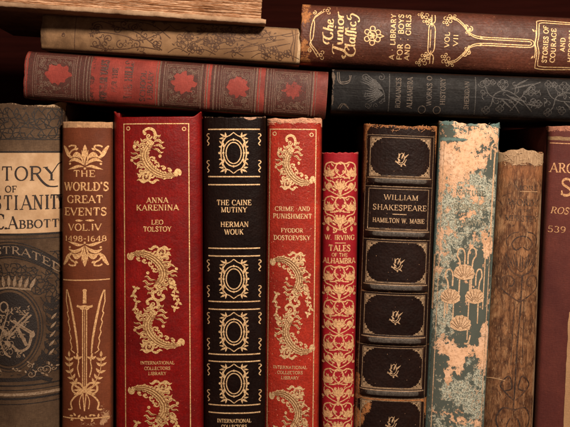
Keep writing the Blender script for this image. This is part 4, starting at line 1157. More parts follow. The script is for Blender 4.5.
# ================================================================== 10 MAROON BOOK
def maroon_book():
    W, H = 78, 396
    A = (551.5, 126)
    def mask(u, v):
        return (.60 * sm(8, 3, v) + .2 * edge(u, W, 2), .3 * edge(u, W, 3), .75 * sm(2.6, 1.6, abs(v - 12)))
    base = (.120, .028, .020)
    cm = cover_mat('maroon_cloth', base, (.075, .015, .013), (.50, .22, .14), second=(.36, .22, .11), grain='cloth', rough=.62, bump=.5, seed=61, scuff=.10, var=.5)
    b = Book('maroon_book', 'maroon cloth book with a tan paper label low on its spine, rightmost upright', 'book', A, 2.7, W, H, bulge=7, er=4, mask=mask,
             mats={'cover': cm, 'spine': cm, 'paper': PAPER}, top=lambda u: .8 * math.sin(u * .3), rough_edge=.7, group='upright books in a row', seed=9)
    gm = gilt_mat('gilt_on_maroon', (.58, .34, .19), base, .34, .35, .45, 35)
    o = Orn(b)
    def L(s, x, y, h, w, **k): p = b.im(x, y); o.text(s, p[0] , p[1], h, w, .15, .075, align='l', **k)
    L('ARC', 551.8, 167.5, 9.4, 22); L('S', 561, 187, 17, 12); L('ROS', 552.5, 210.3, 6.6, 17, slant=.22); L('539', 549.3, 229.2, 6.2, 17); L('.', 570, 229.2, 6.2, 2)
    o.build('gilt_lettering', gm)
    o = Orn(b); o.rule(1.5, 16.8, W - 2, 16.8, .8); o.build('gilt_rule', gm)
    lab = cover_mat('tan_paper_label', (.47, .28, .145), (.36, .20, .10), (.66, .46, .28), grain='cloth', rough=.75, bump=.5, seed=66, scuff=.4)
    o = Orn(b, .45)
    p0 = b.im(569, 306)
    nv = 60
    P = []; F = []
    for j in range(nv + 1):
        vv = p0[1] + (H - 12 - p0[1]) * j / nv
        for i in range(21):
            uu = p0[0] + (.8 * fbm(j * .25, 1.0) if i == 0 else 0) + (4.5 * sm(2, 0, j) if i == 0 else 0) + (W - 6 - p0[0]) * i / 20
            P.append((uu, vv))
    for j in range(nv):
        for i in range(20): F.append((j * 21 + i, j * 21 + i + 1, (j + 1) * 21 + i + 1, (j + 1) * 21 + i))
    o._add(P, F, .5); o.build('paper_label', lab)

# ================================================================== 12 TAN STACKED BOOK
def tan_book():
    H, W = 260.5, 36.5
    A = (39.5, 48.5)          # lower left corner in the drawing
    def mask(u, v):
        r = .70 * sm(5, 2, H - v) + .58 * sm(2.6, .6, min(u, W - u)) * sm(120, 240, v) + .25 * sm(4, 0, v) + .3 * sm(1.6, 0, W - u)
        g = .3 * sm(8, 0, v) * sm(2, 8, u) + .42 * sm(150, 20, v) + .25 * fbm(u * .06, v * .03, 3) * sm(200, 100, v)  # shade from the book above, painted over the left part
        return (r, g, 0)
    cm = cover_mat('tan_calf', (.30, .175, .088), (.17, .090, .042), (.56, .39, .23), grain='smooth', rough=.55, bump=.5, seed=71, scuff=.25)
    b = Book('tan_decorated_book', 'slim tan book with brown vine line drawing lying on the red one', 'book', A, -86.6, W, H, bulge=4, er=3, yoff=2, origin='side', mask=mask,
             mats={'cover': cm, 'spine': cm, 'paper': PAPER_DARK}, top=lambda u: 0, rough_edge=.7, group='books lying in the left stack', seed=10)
    ik = ink_mat('brown_line_drawing', (.080, .034, .015), (.17, .09, .045), .62, 41, .6)
    o = Orn(b, .1); rr = random.Random(12)
    # (local: u runs up, v runs to the right)
    def cur(pts, w=.85): o.stroke(catmull(pts, 6), w * .72)
    def flower(u, v, r):
        for k in range(5):
            a = k * 72 + 20; o.stroke(arc(u + r * .6 * math.cos(math.radians(a)), v + r * .6 * math.sin(math.radians(a)), r * .5, r * .5, 0, 330, 9), .6)
        o.ring(u, v, r * .3, r * .3, .6, 10)
    # left field: big tendrils
    for (u, v, r, a, s) in ((9, 55, 5.5, 0, 1), (24, 56, 5, 90, -1), (14, 68, 5, 200, 1), (9, 80, 4.5, 0, -1), (24, 76, 4, 90, 1), (10, 96, 4.5, 0, 1), (20, 104, 5, 30, -1), (27, 94, 4, 200, 1), (12, 116, 5, 100, 1)):
        o.spiral(u, v, r, a, s * 1.25, 1.0, .7, n=18)
    cur([(28, 50), (31, 60), (26, 78), (22, 96), (12, 112), (6, 122)], 1.3); cur([(6, 50), (4, 64), (5, 84), (8, 100), (6, 120)], 1.2)
    cur([(18, 48), (20, 62), (18, 84), (14, 98), (22, 118), (30, 128)], 1.2); cur([(31, 66), (33, 90), (30, 112), (18, 130)], 1.1)
    for (u, v, r) in ((15, 142, 5.5), (22, 148, 4.5), (10, 152, 4.5), (8, 160, 3.6), (17, 168, 5), (12, 175, 4.2), (20, 178, 4), (25, 186, 4.5), (19, 190, 4.4), (8, 226, 4.4), (12, 234, 4), (7, 240, 4), (14, 222, 3.4), (10, 248, 3.6)): flower(u, v, r)
    for k in range(9):
        v0 = 128 + k * 14
        cur([(4 + (k % 3) * 2, v0), (9 + (k % 2) * 6, v0 + 9), (5 + (k % 2) * 14, v0 + 20)], .8)
        cur([(32 - (k % 3) * 2, v0), (27 - (k % 2) * 4, v0 + 8), (31 - (k % 2) * 7, v0 + 18)], .8)
    cur([(28, 160), (24, 190), (17, 214), (9, 250)], .9); cur([(14, 160), (20, 200), (26, 232), (31, 252)], .9); cur([(10, 176), (14, 206), (22, 236)], .8); cur([(8, 190), (10, 212), (16, 232), (20, 250)], .7)
    scrollwork(o, 22, 158, 34, 236, .65, 26, rr, 2, 4); scrollwork(o, 4, 136, 32, 200, .6, 22, rr, 2, 4); scrollwork(o, 4, 50, 33, 124, .65, 22, rr, 2, 4)
    cur([(3, 254), (14, 251), (24, 253), (34, 251)], 1.1)
    o.build('vine_line_drawing', ik)
    o = Orn(b, .1); o.rule(2, 34, W - 2, 34, .7); o.disc(16, 22, 1.1); o.spiral(15, 22, 2.4, 0, 1, .7)
    o.stroke([(3, H - 6.5), (W - 2, H - 5.5)], .8); o.build('edge_line', ik)

# ================================================================== 13 RED STACKED BOOK
def stacked_red():
    H, W = 304, 47.5
    A = (22.3, 97.5)
    base = (.36, .060, .044)
    segs = [(54, 10)]  # medallions (v, half)
    meds = [(34, 15, 12), (160, 14, 12.5), (214, 13.5, 12), (270, 14, 12)]
    def mask(u, v):
        # B = brown stamped ground
        g = 0
        for a, c in ((3.5, 66.5), (134.5, 181), (187, 234), (241, 290)):
            g = max(g, sm(a - .8, a + .8, v) * sm(c + .8, c - .8, v))
        for (mv, rv, ru) in meds:
            a = math.atan2(v - mv, u - W / 2 - 1)
            rr = 1 + .13 * math.cos(8 * a)
            d = math.hypot((v - mv) / (rv * .86), (u - W / 2 - 2) / (ru * .88)) / rr + .22 * fbm(u * .2, v * .2, mv)
            g = g * (sm(.72, 1.12, d) if mv != 270 else .45 + .55 * sm(.6, 1.1, d))
        g = max(g, .52 * sm(62, 66, v) * sm(74, 70, v), .45 * sm(3, 0, v))
        wear = .30 * sm(2.5, 0, min(u, W - u)) + .48 * sm(5, 0, H - v) + .22 * sm(5, 0, v)
        dirt_shade = .55 * sm(16, 3, u) * .7 + .28 * sm(7, 0, W - u) * sm(70, 130, v) + .22 * sm(180, 260, v) + .35 * sm(284, 300, v) + .3 * sm(10, 0, v)
        return (wear, dirt_shade, g * .92)
    cm = cover_mat('faded_red_cloth', base, (.19, .028, .021), (.52, .20, .13), second=(.085, .036, .028), grain='cloth', rough=.50, bump=.45, spec=.45, seed=81, scuff=.18, var=.7)
    b = Book('faded_red_book', 'faded red book with brown stamped squares at the foot of the left stack', 'book', A, -86.05, W, H, bulge=7, er=4, yoff=0, origin='side', mask=mask,
             mats={'cover': cm, 'spine': cm, 'paper': PAPER_DARK}, top=lambda u: 0, rough_edge=.8, group='books lying in the left stack', seed=11)
    lt = ink_mat('pale_brown_stamping', (.17, .10, .072), (.085, .038, .03), .60, 51, .5)
    dk = ink_mat('dark_brown_stamping', (.075, .034, .026), (.2, .07, .05), .35, 52, .5)
    o = Orn(b, .1); rr = random.Random(4)
    for v, w in ((1.8, .8), (9, .8), (52, 1.2), (55.2, .8), (60, 1.0), (63.2, 1.5), (66, .8), (132.5, .9), (135.5, 2.0), (140, 1.3), (177.5, 1.6), (181.5, .9), (183.8, 1.6), (190.5, 2.2), (194, .9), (197, .9), (229.5, 1.0), (232.5, 1.8), (236, .9), (243, 1.7), (246.5, .9), (249, .9), (286.5, .9), (289.5, 1.8), (292.5, .8)):
        o.rule(1.5, v, W - 1.5, v, w * .8)
    o.build('stamped_rules', lt)
    o = Orn(b, .1); d = Orn(b, .14)
    for (a, c), (mv, rv, ru) in zip(((11, 50), (142, 176), (199, 228), (251, 285)), meds):
        o = Orn(b, .1)
        for dd in (0, 1.6): o.stroke([(4 + dd, a + dd), (W - 4 - dd, a + dd), (W - 4 - dd, c - dd), (4 + dd, c - dd), (4 + dd, a + dd)], .6)
        cxx = W / 2 + 1
        for k in range(150):
            px, py = rr.uniform(7, W - 7), rr.uniform(a + 3, c - 3)
            if math.hypot((px - cxx) / (ru * .98), (py - mv) / (rv * .95)) > 1.0:
                r = rr.uniform(1.3, 2.7); a0 = rr.uniform(0, 360)
                r = min(r, px - 5, W - 5 - px, py - a - 1.5, c - 1.5 - py)
                if r < .9: continue
                o.spiral(px, py, r, a0, rr.choice((-1, 1)) * rr.uniform(.7, 1.1), .5, .4, n=11)
        o.build('stamped_arabesque', lt)
    o = Orn(b, .12)
    # four columns of nearly worn away lettering, reading upward
    T = lambda x, y: (x, y)
    for s, vv, uu, h, w in (('POPULAR TALES', 80, 23, 7.5, 41), ('FOR THE', 91, 24, 5.6, 24), ('THE HILLS', 104.5, 25, 8, 39), ('SCHOOL', 119.5, 20, 5.4, 30), ('LIBRARY', 127, 21, 5.4, 28)):
        o.text(s, uu, vv, h, w, .21, .13)
    o.build('faded_lettering', ink_mat('dark_worn_letters', (.085, .030, .024), (.30, .048, .035), .70, 53, .5))

# ================================================================== 14 JUNIOR CLASSICS
def junior():
    H, W = 330, 61
    A = (299.5, 62.5)
    base = (.118, .036, .021)
    def mask(u, v):
        r = .72 * sm(14, 3, v) * (.55 + .5 * fbm(u * .08 + 2, v * .08, 3)) + .35 * blob(u, v, 12, 12, 12, 9) + .35 * blob(u, v, 50, 8, 8, 8) + .22 * sm(8, 0, u) + .2 * sm(3, 0, W - u) + .36 * blob(u, v, 12, 84, 6, 5)
        return (r, .3 * sm(4, 0, v) + .2 * sm(3, 0, u), 0)
    cm = cover_mat('brown_calf', base, (.055, .016, .009), (.50, .205, .070), grain='leather', rough=.46, bump=.35, spec=.45, gsc=900, seed=91, scuff=.14, fine=400)
    b = Book('junior_classics_volume', 'brown leather Junior Classics volume with gilt lettering lying on top of the right stack', 'book', A, -87.1, W, H, bulge=11, er=6, yoff=0, origin='side', mask=mask,
             mats={'cover': cm, 'spine': cm, 'paper': PAPER_DARK}, top=lambda u: 0, rough_edge=1.1, group='books lying in the right stack', seed=12)
    gm = gilt_mat('bright_gilt_on_brown', (.88, .60, .35), base, .16, .35, .42, 61)
    o = Orn(b)
    V = lambda x: (x - 299.5)          # position along the book
    c = W / 2
    # script title, three lines reading upward; glyph strokes as (x along the line, y above the baseline)
    def word(strokes, u0, v0, sc):
        for w, pts in strokes:
            k = catmull(pts, 6)
            q = [(u0 + x * sc, v0 - y * sc) for x, y in k]
            ws = []
            for i in range(len(k)):
                p, r = k[max(0, i - 1)], k[min(len(k) - 1, i + 1)]
                l = math.hypot(r[0] - p[0], r[1] - p[1]) or 1
                ws.append(w * sc * (.38 + .60 * abs((r[1] - p[1]) / l)))
            o.stroke(q, ws, res=1.2)
    def let(ch, x):
        if ch == 'T': return [(.17, [(x - .05, .35), (x - .15, .6), (x + .05, .95), (x + .45, 1.0), (x + .85, 1.08)]), (.2, [(x + .5, 1.0), (x + .32, .7), (x + .28, .3), (x + .5, .02), (x + .75, .1), (x + .82, .3)])], .95
        if ch == 'h': return [(.18, [(x + .1, 0), (x + .16, .5), (x + .28, 1.08)]), (.17, [(x + .12, .3), (x + .32, .56), (x + .47, .45), (x + .42, .05), (x + .6, .04)])], .62
        if ch == 'e': return [(.16, [(x + .05, .28), (x + .3, .34), (x + .36, .5), (x + .2, .58), (x + .06, .35), (x + .1, .06), (x + .3, .0), (x + .48, .14)])], .5
        if ch == 'J': return [(.2, [(x + .62, 1.05), (x + .52, .5), (x + .36, -.2), (x + .05, -.42), (x - .14, -.2), (x + .02, .0)]), (.14, [(x + .1, .85), (x + .35, 1.05), (x + .85, 1.02)])], .85
        if ch == 'u': return [(.17, [(x + .06, .56), (x + .08, .15), (x + .2, .0), (x + .36, .12), (x + .42, .5)]), (.16, [(x + .42, .58), (x + .42, .1), (x + .56, .02)])], .6
        if ch == 'n': return [(.17, [(x + .08, .56), (x + .08, 0)]), (.17, [(x + .1, .35), (x + .28, .58), (x + .42, .48), (x + .42, .04), (x + .56, .02)])], .6
        if ch == 'i': return [(.17, [(x + .08, .56), (x + .08, .06), (x + .22, .02)]), (.2, [(x + .1, .80), (x + .12, .88)])], .3
        if ch == 'o': return [(.16, [(x + .28, .58), (x + .07, .42), (x + .08, .12), (x + .27, .0), (x + .46, .16), (x + .44, .46), (x + .28, .58), (x + .1, .46)])], .56
        if ch == 'r': return [(.17, [(x + .08, .58), (x + .1, 0)]), (.16, [(x + .1, .3), (x + .24, .56), (x + .42, .56), (x + .5, .66)])], .5
        if ch == 'C': return [(.2, [(x + .78, .78), (x + .74, 1.0), (x + .42, 1.02), (x + .08, .62), (x + .1, .12), (x + .45, -.08), (x + .8, .12)]), (.12, [(x + .78, .78), (x + .6, .72), (x + .5, .56)])], .82
        if ch == 'l': return [(.17, [(x + .16, 1.1), (x + .08, .5), (x + .1, .06), (x + .22, .02)])], .28
        if ch == 'a': return [(.16, [(x + .42, .5), (x + .22, .58), (x + .05, .35), (x + .12, .02), (x + .32, .1), (x + .44, .4)]), (.17, [(x + .44, .58), (x + .42, .08), (x + .56, .02)])], .58
        if ch == 'f': return [(.18, [(x + .42, .98), (x + .28, 1.08), (x + .16, .8), (x + .12, .2), (x + .04, -.1)])], .3
        if ch == 's': return [(.16, [(x + .34, .5), (x + .2, .6), (x + .08, .46), (x + .3, .2), (x + .22, .0), (x + .04, .06)])], .42
        if ch == 'c': return [(.16, [(x + .4, .48), (x + .24, .58), (x + .07, .36), (x + .12, .06), (x + .3, .0), (x + .44, .12)])], .48
        if ch == 'S': return [(.17, [(x + .3, .52), (x + .5, .62), (x + .66, .4), (x + .4, -.2), (x + .1, -.36), (x - .02, -.2)]), (.15, [(x + .3, .52), (x + .16, .62), (x + .25, .9), (x + .55, 1.0)])], .6
    def line(s, u0, v0, sc, sx=1.0):
        x = 0; st = []
        for ch in s:
            a, w = let(ch, x); st += a; x += w
        old = o.T
        o.T = lambda u, v: (u0 + (u - u0) * sx, v)
        word(st, u0, v0, sc); o.T = old
        return x * sc * sx
    scratches(b, 90, (.36, .17, .08), base, 78, wmax=.3, lmax=9)
    line('The', 22, V(331.5), 9.6, 1.18)
    line('Junior', 9.5, V(341.6), 9.4, 1.36); line('ClafficS', 9.5, V(354), 9.4, 1.20)
    o.build('gilt_script_title', gm)
    o = Orn(b)
    for s, x, u, w, h in (('A * LIBRARY', 391.5, c + .5, 46, 5.0), ('FOR * BOYS', 399.3, c + .5, 46, 5.2), ('AND * GIRLS', 406.6, c + .5, 46, 5.0)):
        o.text(s, u, V(x), h, w, .20, .15, serif=False)
    o.build('gilt_lettering', gm); o = Orn(b)
    for s, x, u, w in (('VOL', 445.7, c - .4, 15.5), ('VII', 454.3, c - .4, 12)): o.text(s, u, V(x), 4.8, w, .19, .13, serif=False)
    o.build('gilt_lettering', gm); o = Orn(b)
    for s, x, w, du in (('STORIES OF', 544.4, 37, 1), ('COURAGE', 552.2, 34, 0), ('AND', 561.4, 14, 1), ('HEROISM', 569.8, 32, 0)): o.text(s, c - .5 + du, V(x), 4.8, w, .2, .14, serif=False)
    o.build('gilt_lettering', gm)
    o = Orn(b)
    def bud(u, v, r=3.4):
        o.ring(u, v, r * .5, r * .5, .75, 12)
        for k in range(3):
            a = k * 120 + 30; o.stroke(arc(u + r * math.cos(math.radians(a)), v + r * math.sin(math.radians(a)), r * .5, r * .5, a - 115, a + 115, 8), .65)
    # end bracket
    e = V(308)
    for dv in (0, 2.6):
        o.stroke(catmull([(8 - dv * .5, e + 12 - dv), (14, e + 7 - dv), (19, e + 2.5 - dv * .6), (25, e + 1 + dv), (c, e + 1 + dv * 1.2), (W - 22, e + 2 + dv), (W - 15, e + 5 - dv * .3), (W - 8, e + 14 - dv)], 6), .9)
    bud(9, e + 12.5, 3.0); bud(W - 7, e + 17, 2.8); o.spiral(W - 10, e + 4, 2.4, 0, 1.1, .8); o.spiral(13, e + 1.5, 2.4, 0, -1.1, .8)
    o.build('gilt_bracket', gm); o = Orn(b)
    # star flower
    sv = V(371); 
    for k in range(6):
        a = k * 60 + 0
        bx, by = c + 7 * math.cos(math.radians(a)), sv + 6.2 * math.sin(math.radians(a))
        o.stroke(arc(bx, by, 2.5, 2.5, a - 150, a + 150, 12), .95)
    o.ring(c, sv, 5, 4.4, .9, 20)
    o.leaf(c, sv - 4, 90, 8, 2.2); o.leaf(c - 2.8, sv - 3, 75, 6, 1.5); o.leaf(c + 2.8, sv - 3, 105, 6, 1.5); o.stroke([(c - 6, sv + 3), (c, sv), (c + 5, sv - 3)], .9)
    o.stroke([(c - 1.6, sv + 7.5), (c, sv + 11.5), (c + 1.6, sv + 7.5)], 1.0)
    o.build('gilt_star_flower', gm); o = Orn(b)
    # linked bracket
    l = V(425.5)
    for s_ in (-1, 1):
        o.stroke(catmull([(c + s_ * 2, l + 1.5), (c + s_ * 9, l + 1.5), (c + s_ * 13.5, l + 2.5), (c + s_ * 17, l + 7.5), (c + s_ * 24.5, l + 8)], 5), .95)
        o.stroke(catmull([(c + s_ * 2, l + 8), (c + s_ * 9, l + 8), (c + s_ * 13.5, l + 6.5), (c + s_ * 16, l + 2), (c + s_ * 18, l - 2)], 5), .95)
        o.stroke(catmull([(c + s_ * 12, l + 4.8), (c + s_ * 17.5, l + 4.4), (c + s_ * 24.5, l + 5)], 4), .9)
        bud(c + s_ * 21.5, l - 1.5 , 3.2); bud(c + s_ * 17, l - 1, 2.4); bud(c + s_ * 24, l - 6, 2.2)
        o.spiral(c + s_ * 19, l + 3, 2.4, 0, 1.2 * s_, .8)
    o.stroke([(c - 10, l + 1.5), (c + 10, l + 1.5)], .95); o.stroke([(c - 10, l + 8), (c + 10, l + 8)], .95); o.stroke([(c - 9, l + 3.6), (c + 9, l + 3.6)], .7)
    o.build('gilt_bracket', gm); o = Orn(b)
    # long stem
    m = V(448)
    for s_ in (-1, 1):
        for dv in (0, 2.5):
            o.stroke(catmull([(c + s_ * (22.5 - dv * .3), m - 0.5), (c + s_ * (22 - dv * .8), m + 7), (c + s_ * (16 - dv * .9), m + 14), (c + s_ * (8 - dv * .6), m + 20), (c + s_ * (4.4 - dv * .8), m + 30), (c + s_ * (4.0 - dv * .8), m + 56), (c + s_ * (3.9 - dv * .8), m + 78), (c + s_ * (2.6 - dv * .4), m + 83.5 - dv), (c, m + 85 - dv)], 6), .9)
        bud(c + s_ * 21.5, m - 1, 3.2); bud(c + s_ * 17, m - 3.5, 2.4); bud(c + s_ * 23, m + 4.5, 2.2)
        o.spiral(c + s_ * 11.5, m + 20.5, 3.0, 0, 1.2 * s_, .9); o.spiral(c + s_ * 13.5, m + 16, 2.6, 90, -1.2 * s_, .85); o.leaf(c + s_ * 5, m + 30, 90 + s_ * 35, 4, 1.8); bud(c + s_ * 8, m + 19, 2)
        o.stroke(catmull([(c, m + 85), (c + s_ * 4, m + 86), (c + s_ * 9, m + 86.5), (c + s_ * 14, m + 86)], 4), .85)
        o.leaf(c + s_ * 12, m + 85, -90 + s_ * 50, 4, 1.6)
    # title frame
    for dd in (0, 2.2):
        o.stroke(catmull([(c - 20, m + 178 ), (c - 24 + dd, m + 110), (c - 24 + dd, m + 91 + dd), (c - 21 + dd, m + 88 + dd), (c - 8, m + 88 + dd), (c, m + 86 + dd), (c + 8, m + 87 + dd), (c + 20 - dd, m + 87.5 + dd), (c + 24 - dd, m + 90 + dd), (c + 24 - dd, m + 110), (c + 21, m + 178)], 6), .85, res=2)
    o.build('gilt_branch_ornament', gm)

# ================================================================== 15 DARK EMBOSSED BOOK
def embossed():
    H, W = 300, 43.5
    A = (331.5, 112)
    base = (.019, .019, .020)
    def mask(u, v):
        g = .35 * sm(10, 0, u) + .2 * sm(4, 0, W - u)
        r = .50 * sm(14, 3, v) * sm(26, 36, u) * sm(3, 9, W - u) + .48 * sm(3, 1, v) + .26 * sm(1.8, .5, W - u)
        return (r, g, .0)
    cm = cover_mat('black_embossed_leather', base, (.010, .009, .009), (.20, .15, .115), grain='leather', rough=.42, bump=.25, spec=.12, gsc=900, seed=101, scuff=.14)
    b = Book('dark_embossed_book', 'dark grey book with embossed flowers lying under the brown Junior Classics', 'book', A, -87.85, W, H, bulge=6, er=4.5, yoff=0, origin='side', mask=mask,
             mats={'cover': cm, 'spine': cm, 'paper': PAPER_DARK}, top=lambda u: 0, rough_edge=.8, group='books lying in the right stack', seed=13)
    em = ink_mat('embossed_relief', (.036, .033, .031), (.024, .022, .021), .60, 71, .35)
    tl = ink_mat('tarnished_letters', (.11, .085, .065), (.026, .022, .020), .72, 72, .45)
    V = lambda x: x - 331.5
    o = Orn(b, .12); rr = random.Random(8)
    def cur(pts, w=.8): o.stroke(catmull(pts, 6), w)
    c = W / 2
    # pod and blades at the left, flowering stems on the right
    for a in range(-4, 5): o.leaf(c - 2, V(383), -90 + a * 9, 22 - abs(a), 1.5)
    for a in range(-2, 3): o.leaf(c + 2, V(383), -60 + a * 6, 26, 1.4)
    cur([(c + 12, V(372)), (c + 8, V(378)), (c, V(383)), (c - 8, V(384))]); o.ring(c + 10, V(373), 2.4, 2.4, .8, 14); o.spiral(c + 15, V(380), 4, 0, 1.2, .8); o.spiral(c + 14, V(364), 4, 90, -1.2, .8)
    for k in range(8): o.spiral(rr.uniform(6, W - 6), V(rr.uniform(362, 384)), rr.uniform(2, 4), rr.uniform(0, 360), 1, .6)
    o.build('embossed_pod', em); o = Orn(b, .12)
    o.rule(3, V(388.5), W - 3, V(388.5), .9); o.rule(3, V(474.8), W - 3, V(474.8), .9)
    for j in range(2):
        b0 = V(480 + j * 62)
        for k in range(26): o.spiral(rr.uniform(6, W - 6), rr.uniform(b0, b0 + 58), rr.uniform(2.2, 5), rr.uniform(0, 360), rr.choice((-1, 1)) * rr.uniform(.6, 1.1), .9, .5, n=12)
        cur([(c - 16, b0 + 2), (c - 10, b0 + 10), (c + 2, b0 + 14), (c + 6, b0 + 26), (c - 2, b0 + 40), (c - 14, b0 + 52)], 1.1)
        cur([(c + 10, b0 + 4), (c + 2, b0 + 8), (c - 2, b0 + 16), (c - 4, b0 + 30), (c - 16, b0 + 40)], 1.0)
        cur([(c - 14, b0 + 30), (c - 4, b0 + 38), (c + 10, b0 + 48), (c + 16, b0 + 60)], 1.0)
        cur([(c + 4, b0 + 34), (c + 12, b0 + 36), (c + 17, b0 + 44)], .8)
        for (u, v, r) in ((c + 14, b0 + 6, 4), (c + 14, b0 + 12, 3), (c + 12, b0 + 22, 5.5), (c - 14, b0 + 6, 4), (c - 12, b0 + 20, 4), (c + 6, b0 + 50, 4.5), (c - 6, b0 + 58, 4)):
            for k in range(4): o.stroke(arc(u + r * .45 * math.cos(k * PI / 2), v + r * .45 * math.sin(k * PI / 2), r * .5, r * .5, k * 90 - 120, k * 90 + 120, 8), .75)
            o.ring(u, v, r * .25, r * .25, .6, 8)
        for (u, v, a, l) in ((c + 3, b0 + 24, 120, 24), (c + 1, b0 + 26, 105, 22), (c - 2, b0 + 20, 130, 18), (c + 8, b0 + 30, 75, 26), (c + 10, b0 + 32, 62, 20), (c - 6, b0 + 44, 100, 16), (c + 4, b0 + 44, 40, 14)):
            o.leaf(u, v, a, l, 1.8)
    for k in range(3): o.stroke([(5, V(598 + 8 * k)), (W - 5, V(598 + 8 * k))], 1)
    o.build('embossed_flowers', em)
    o = Orn(b, .13)
    for s, x, u, h, w in (('ROMANCES', 397.5, c, 5.0, 30), ('ALHAMBRA', 409, c + .5, 5.4, 31), ('WORKS O', 428.5, c + 3, 5, 30), ('HISTORY', 442, c + 3, 5, 27), ('SHERIDAN', 466, c, 4.6, 28)):
        o.text(s, u, V(x), h, w, .17, .10); o.build('tarnished_lettering', tl); o = Orn(b, .13)
    for x in (422, 437): o.ring(6, V(x), 3.6, 3.6, .7, 16)
    o.build('stamped_ring', tl)
    o = Orn(b, .13)
    # scrolled corner piece
    for q in (0, 1.8):
        o.stroke(catmull([(W - 3, V(336) + q), (W - 12, V(337) + q), (W - 15 + q, V(341)), (W - 13 + q, V(348)), (W - 6, V(350) - q)], 5), .8)
    for q in (0, 2): o.stroke(catmull([(4, V(338) + q), (9, V(342) + q), (4, V(349))], 4), .7)
    o.build('scrolled_corner', tl)

# ================================================================== 11 OPEN-EDGED BOOK ON TOP
def top_book():
    # lies with its fore edge to the viewer: two boards and the leaves between them
    root = bpy.data.objects.new('page_edge_book', None); col.objects.link(root)
    L, T_ = 300.0, 62.0
    tilt = 3.25
    ax, ay = -46.0, 3.6      # lower left corner in the drawing
    k_ = 850.0 / (850 - 34); root.location = (X(285 + (ax - 285) / k_), -34 * S, Z(150 + (ay - 150) / k_)); root.rotation_euler = (0, math.radians(tilt), math.radians(4.0)); root.empty_display_size = .02
    root['label'] = 'thick old book lying uppermost with its ragged page edges outward'; root['category'] = 'book'; root['group'] = 'books lying in the left stack'
    cm = cover_mat('frayed_board_cloth', (.48, .32, .20), (.20, .11, .06), (.62, .46, .31), grain='smooth', rough=.75, bump=.9, seed=111, scuff=.9)
    rr = random.Random(6)
    def board(name, z0, z1, sd):
        # ragged board: grid box with a chipped front edge
        nx, prof = 150, [(0, z1), (-.0, z1 - .3), (-.9, z1 - 1.2), (-1.1, (z0 + z1) / 2), (-.9, z0 + 1.0), (0, z0 + .2), (3, z0), (230, z0), (230, z1), (3, z1)]
        V = []; F = []
        for i in range(nx + 1):
            x = L * i / nx
            chip = .9 * fbm(x * .05, sd) + .6 * nz(x * .35, sd)
            for k, (y, z) in enumerate(prof):
                jy = chip if y < 3 else 0
                jz = (.55 * fbm(x * .12, sd + k * .7, 2) + .3 * nz(x * .8, k + sd)) if y < 3 else 0
                V.append((x * S, (y - jy) * S, (z + jz) * S))
        m = len(prof)
        for i in range(nx):
            for k in range(m):
                a, b2 = i * m + k, i * m + (k + 1) % m
                F.append((a, b2, b2 + m, a + m))
        F.append(tuple(range(m - 1, -1, -1))); F.append(tuple(nx * m + k for k in range(m)))
        ob = link_mesh(name, V, F, cm, root, True); return ob
    board('back_board', 0, 5.0, 3.3); board('front_board', T_ - 5, T_, 8.8)
    # leaves: rows of uneven thin ridges
    rows = 300; nx = 150; V = []; F = []
    z0, z1 = 5.1, T_ - 5.1
    dep = 0
    prof = []
    for j in range(rows + 1):
        if j % 2 == 0: dep = rr.uniform(0, .8) if rr.random() < .8 else rr.uniform(.8, 2.2)
        prof.append(dep + (.3 if j % 2 else 0))
    Lp = L - 4.5
    for j in range(rows + 1):
        z = z0 + (z1 - z0) * j / rows
        end = Lp - rr.uniform(0, 1.2)
        for i in range(nx + 1):
            x = end * i / nx
            zz = z + .5 * fbm(x * .02, j * .05, 4) * math.sin(PI * j / rows)
            y = 3.2 + prof[j] + 1.3 * fbm(x * .03, j * .4, 1) + .4 * nz(x * .3, j * 1.7)
            V.append((x * S, y * S, zz * S))
    w = nx + 1
    for j in range(rows):
        for i in range(nx): F.append((j * w + i, j * w + i + 1, (j + 1) * w + i + 1, (j + 1) * w + i))
    # right side wall and back
    base = len(V)
    for j in range(rows + 1):
        V.append((Lp * S, 225 * S, (z0 + (z1 - z0) * j / rows) * S)); V.append((0, 225 * S, (z0 + (z1 - z0) * j / rows) * S))
    for j in range(rows):
        F.append((j * w + nx, base + 2 * j, base + 2 * j + 2, (j + 1) * w + nx)); F.append((base + 2 * j + 1, j * w, (j + 1) * w, base + 2 * j + 3)); F.append((base + 2 * j, base + 2 * j + 1, base + 2 * j + 3, base + 2 * j + 2))
    t = NT('ragged_leaves')
    n = t.noise(1.0, 4, .65, t.obj(scale=(18, 18, 3400))); n2 = t.noise(1.0, 4, .7, t.obj(scale=(120, 120, 6200))); n3 = t.noise(70, 4, .6)
    c = t.mix(t.mr(n, .36, .70), (.84, .60, .41), (.56, .35, .21)); c = t.mix(t.mr(n2, .54, .74, 0, .5), c, (.27, .14, .07)); c = t.mix(t.mr(n3, .5, .8, 0, .5), c, (.36, .18, .08))
    pm = t.done(c, .85, 0, .2, t.bump(t.math('ADD', n, n2), .7, .0003))
    link_mesh('page_block', V, F, pm, root)

history_book(); events_book(); karenina(); caine(); crime(); alhambra(); shakespeare(); green_book(); brown_book(); maroon_book()
tan_book(); stacked_red(); junior(); embossed(); top_book()


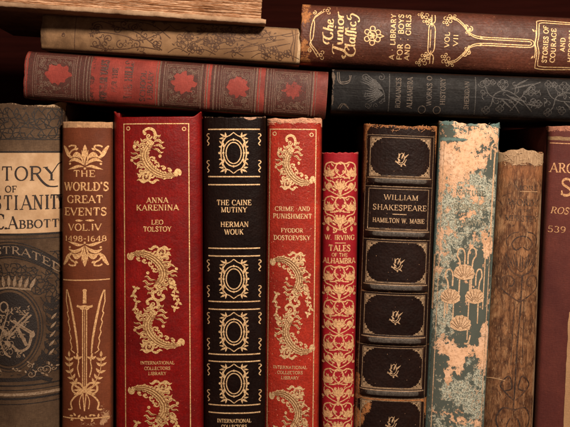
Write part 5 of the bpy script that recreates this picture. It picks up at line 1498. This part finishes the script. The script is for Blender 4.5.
# ------------------------------------------------------------------ setting
def setting():
    t = NT('dark_stained_wood')
    n = t.noise(1, 5, .6, t.obj(scale=(20, 60, 300)))
    c = t.mix(t.mr(n, .3, .7), (.013, .0020, .0012), (.022, .0036, .0022))
    m = t.done(c, .9, 0, .05, t.bump(n, .3, .0004))
    def slab(name, x0, x1, y0, y1, z0, z1):
        ob = board_mesh(x0, x1, y0, y1, z0, z1, .001, mat=m, name=name)
        ob['kind'] = 'structure'; ob['label'] = 'dark stained wooden ' + name.replace('_', ' ') + ' of the bookcase'
        return ob
    slab('shelf_floor', -.45, .45, -.03, .20, -.02, 0)
    slab('back_wall', -.45, .45, .20, .215, -.02, .50)
setting()

def area(name, loc, target, size, sy, power, colr):
    l = bpy.data.lights.new(name, 'AREA'); l.shape = 'RECTANGLE'; l.size = size; l.size_y = sy; l.energy = power; l.color = colr
    o = bpy.data.objects.new(name, l); col.objects.link(o); o.location = loc
    o.rotation_euler = (Vector(target) - Vector(loc)).to_track_quat('-Z', 'Y').to_euler()
    return o
CZ = Z(213.5)
area('room_lamp', (.20, -.46, CZ + .34), (0.0, 0, CZ - .02), .10, .08, 6.1, (1.0, .82, .66))
area('added_fill', (-.40, -.75, CZ + .05), (0, 0, CZ - .03), .4, .3, .42, (1.0, .72, .55))  # added fill light from the left front, not a known source

w = bpy.data.worlds.new('World'); scene.world = w; w.use_nodes = True
w.node_tree.nodes['Background'].inputs[0].default_value = (.10, .030, .018, 1)
w.node_tree.nodes['Background'].inputs[1].default_value = .16

cam = bpy.data.cameras.new('camera'); co = bpy.data.objects.new('camera', cam); col.objects.link(co)
D = 0.425
cam.sensor_width = 36; cam.lens = 36 * D / (570 * S)
co.location = (0, -D, Z(150)); co.rotation_euler = (PI / 2, 0, 0)
cam.shift_y = -(213.5 - 150) / 570
cam.clip_start = .01; cam.clip_end = 20
scene.camera = co
scene.view_settings.view_transform = 'Standard'; scene.view_settings.look = 'None'; scene.view_settings.exposure = 0
scene.render.engine = 'CYCLES'
scene.render.resolution_x = 1024; scene.render.resolution_y = 767
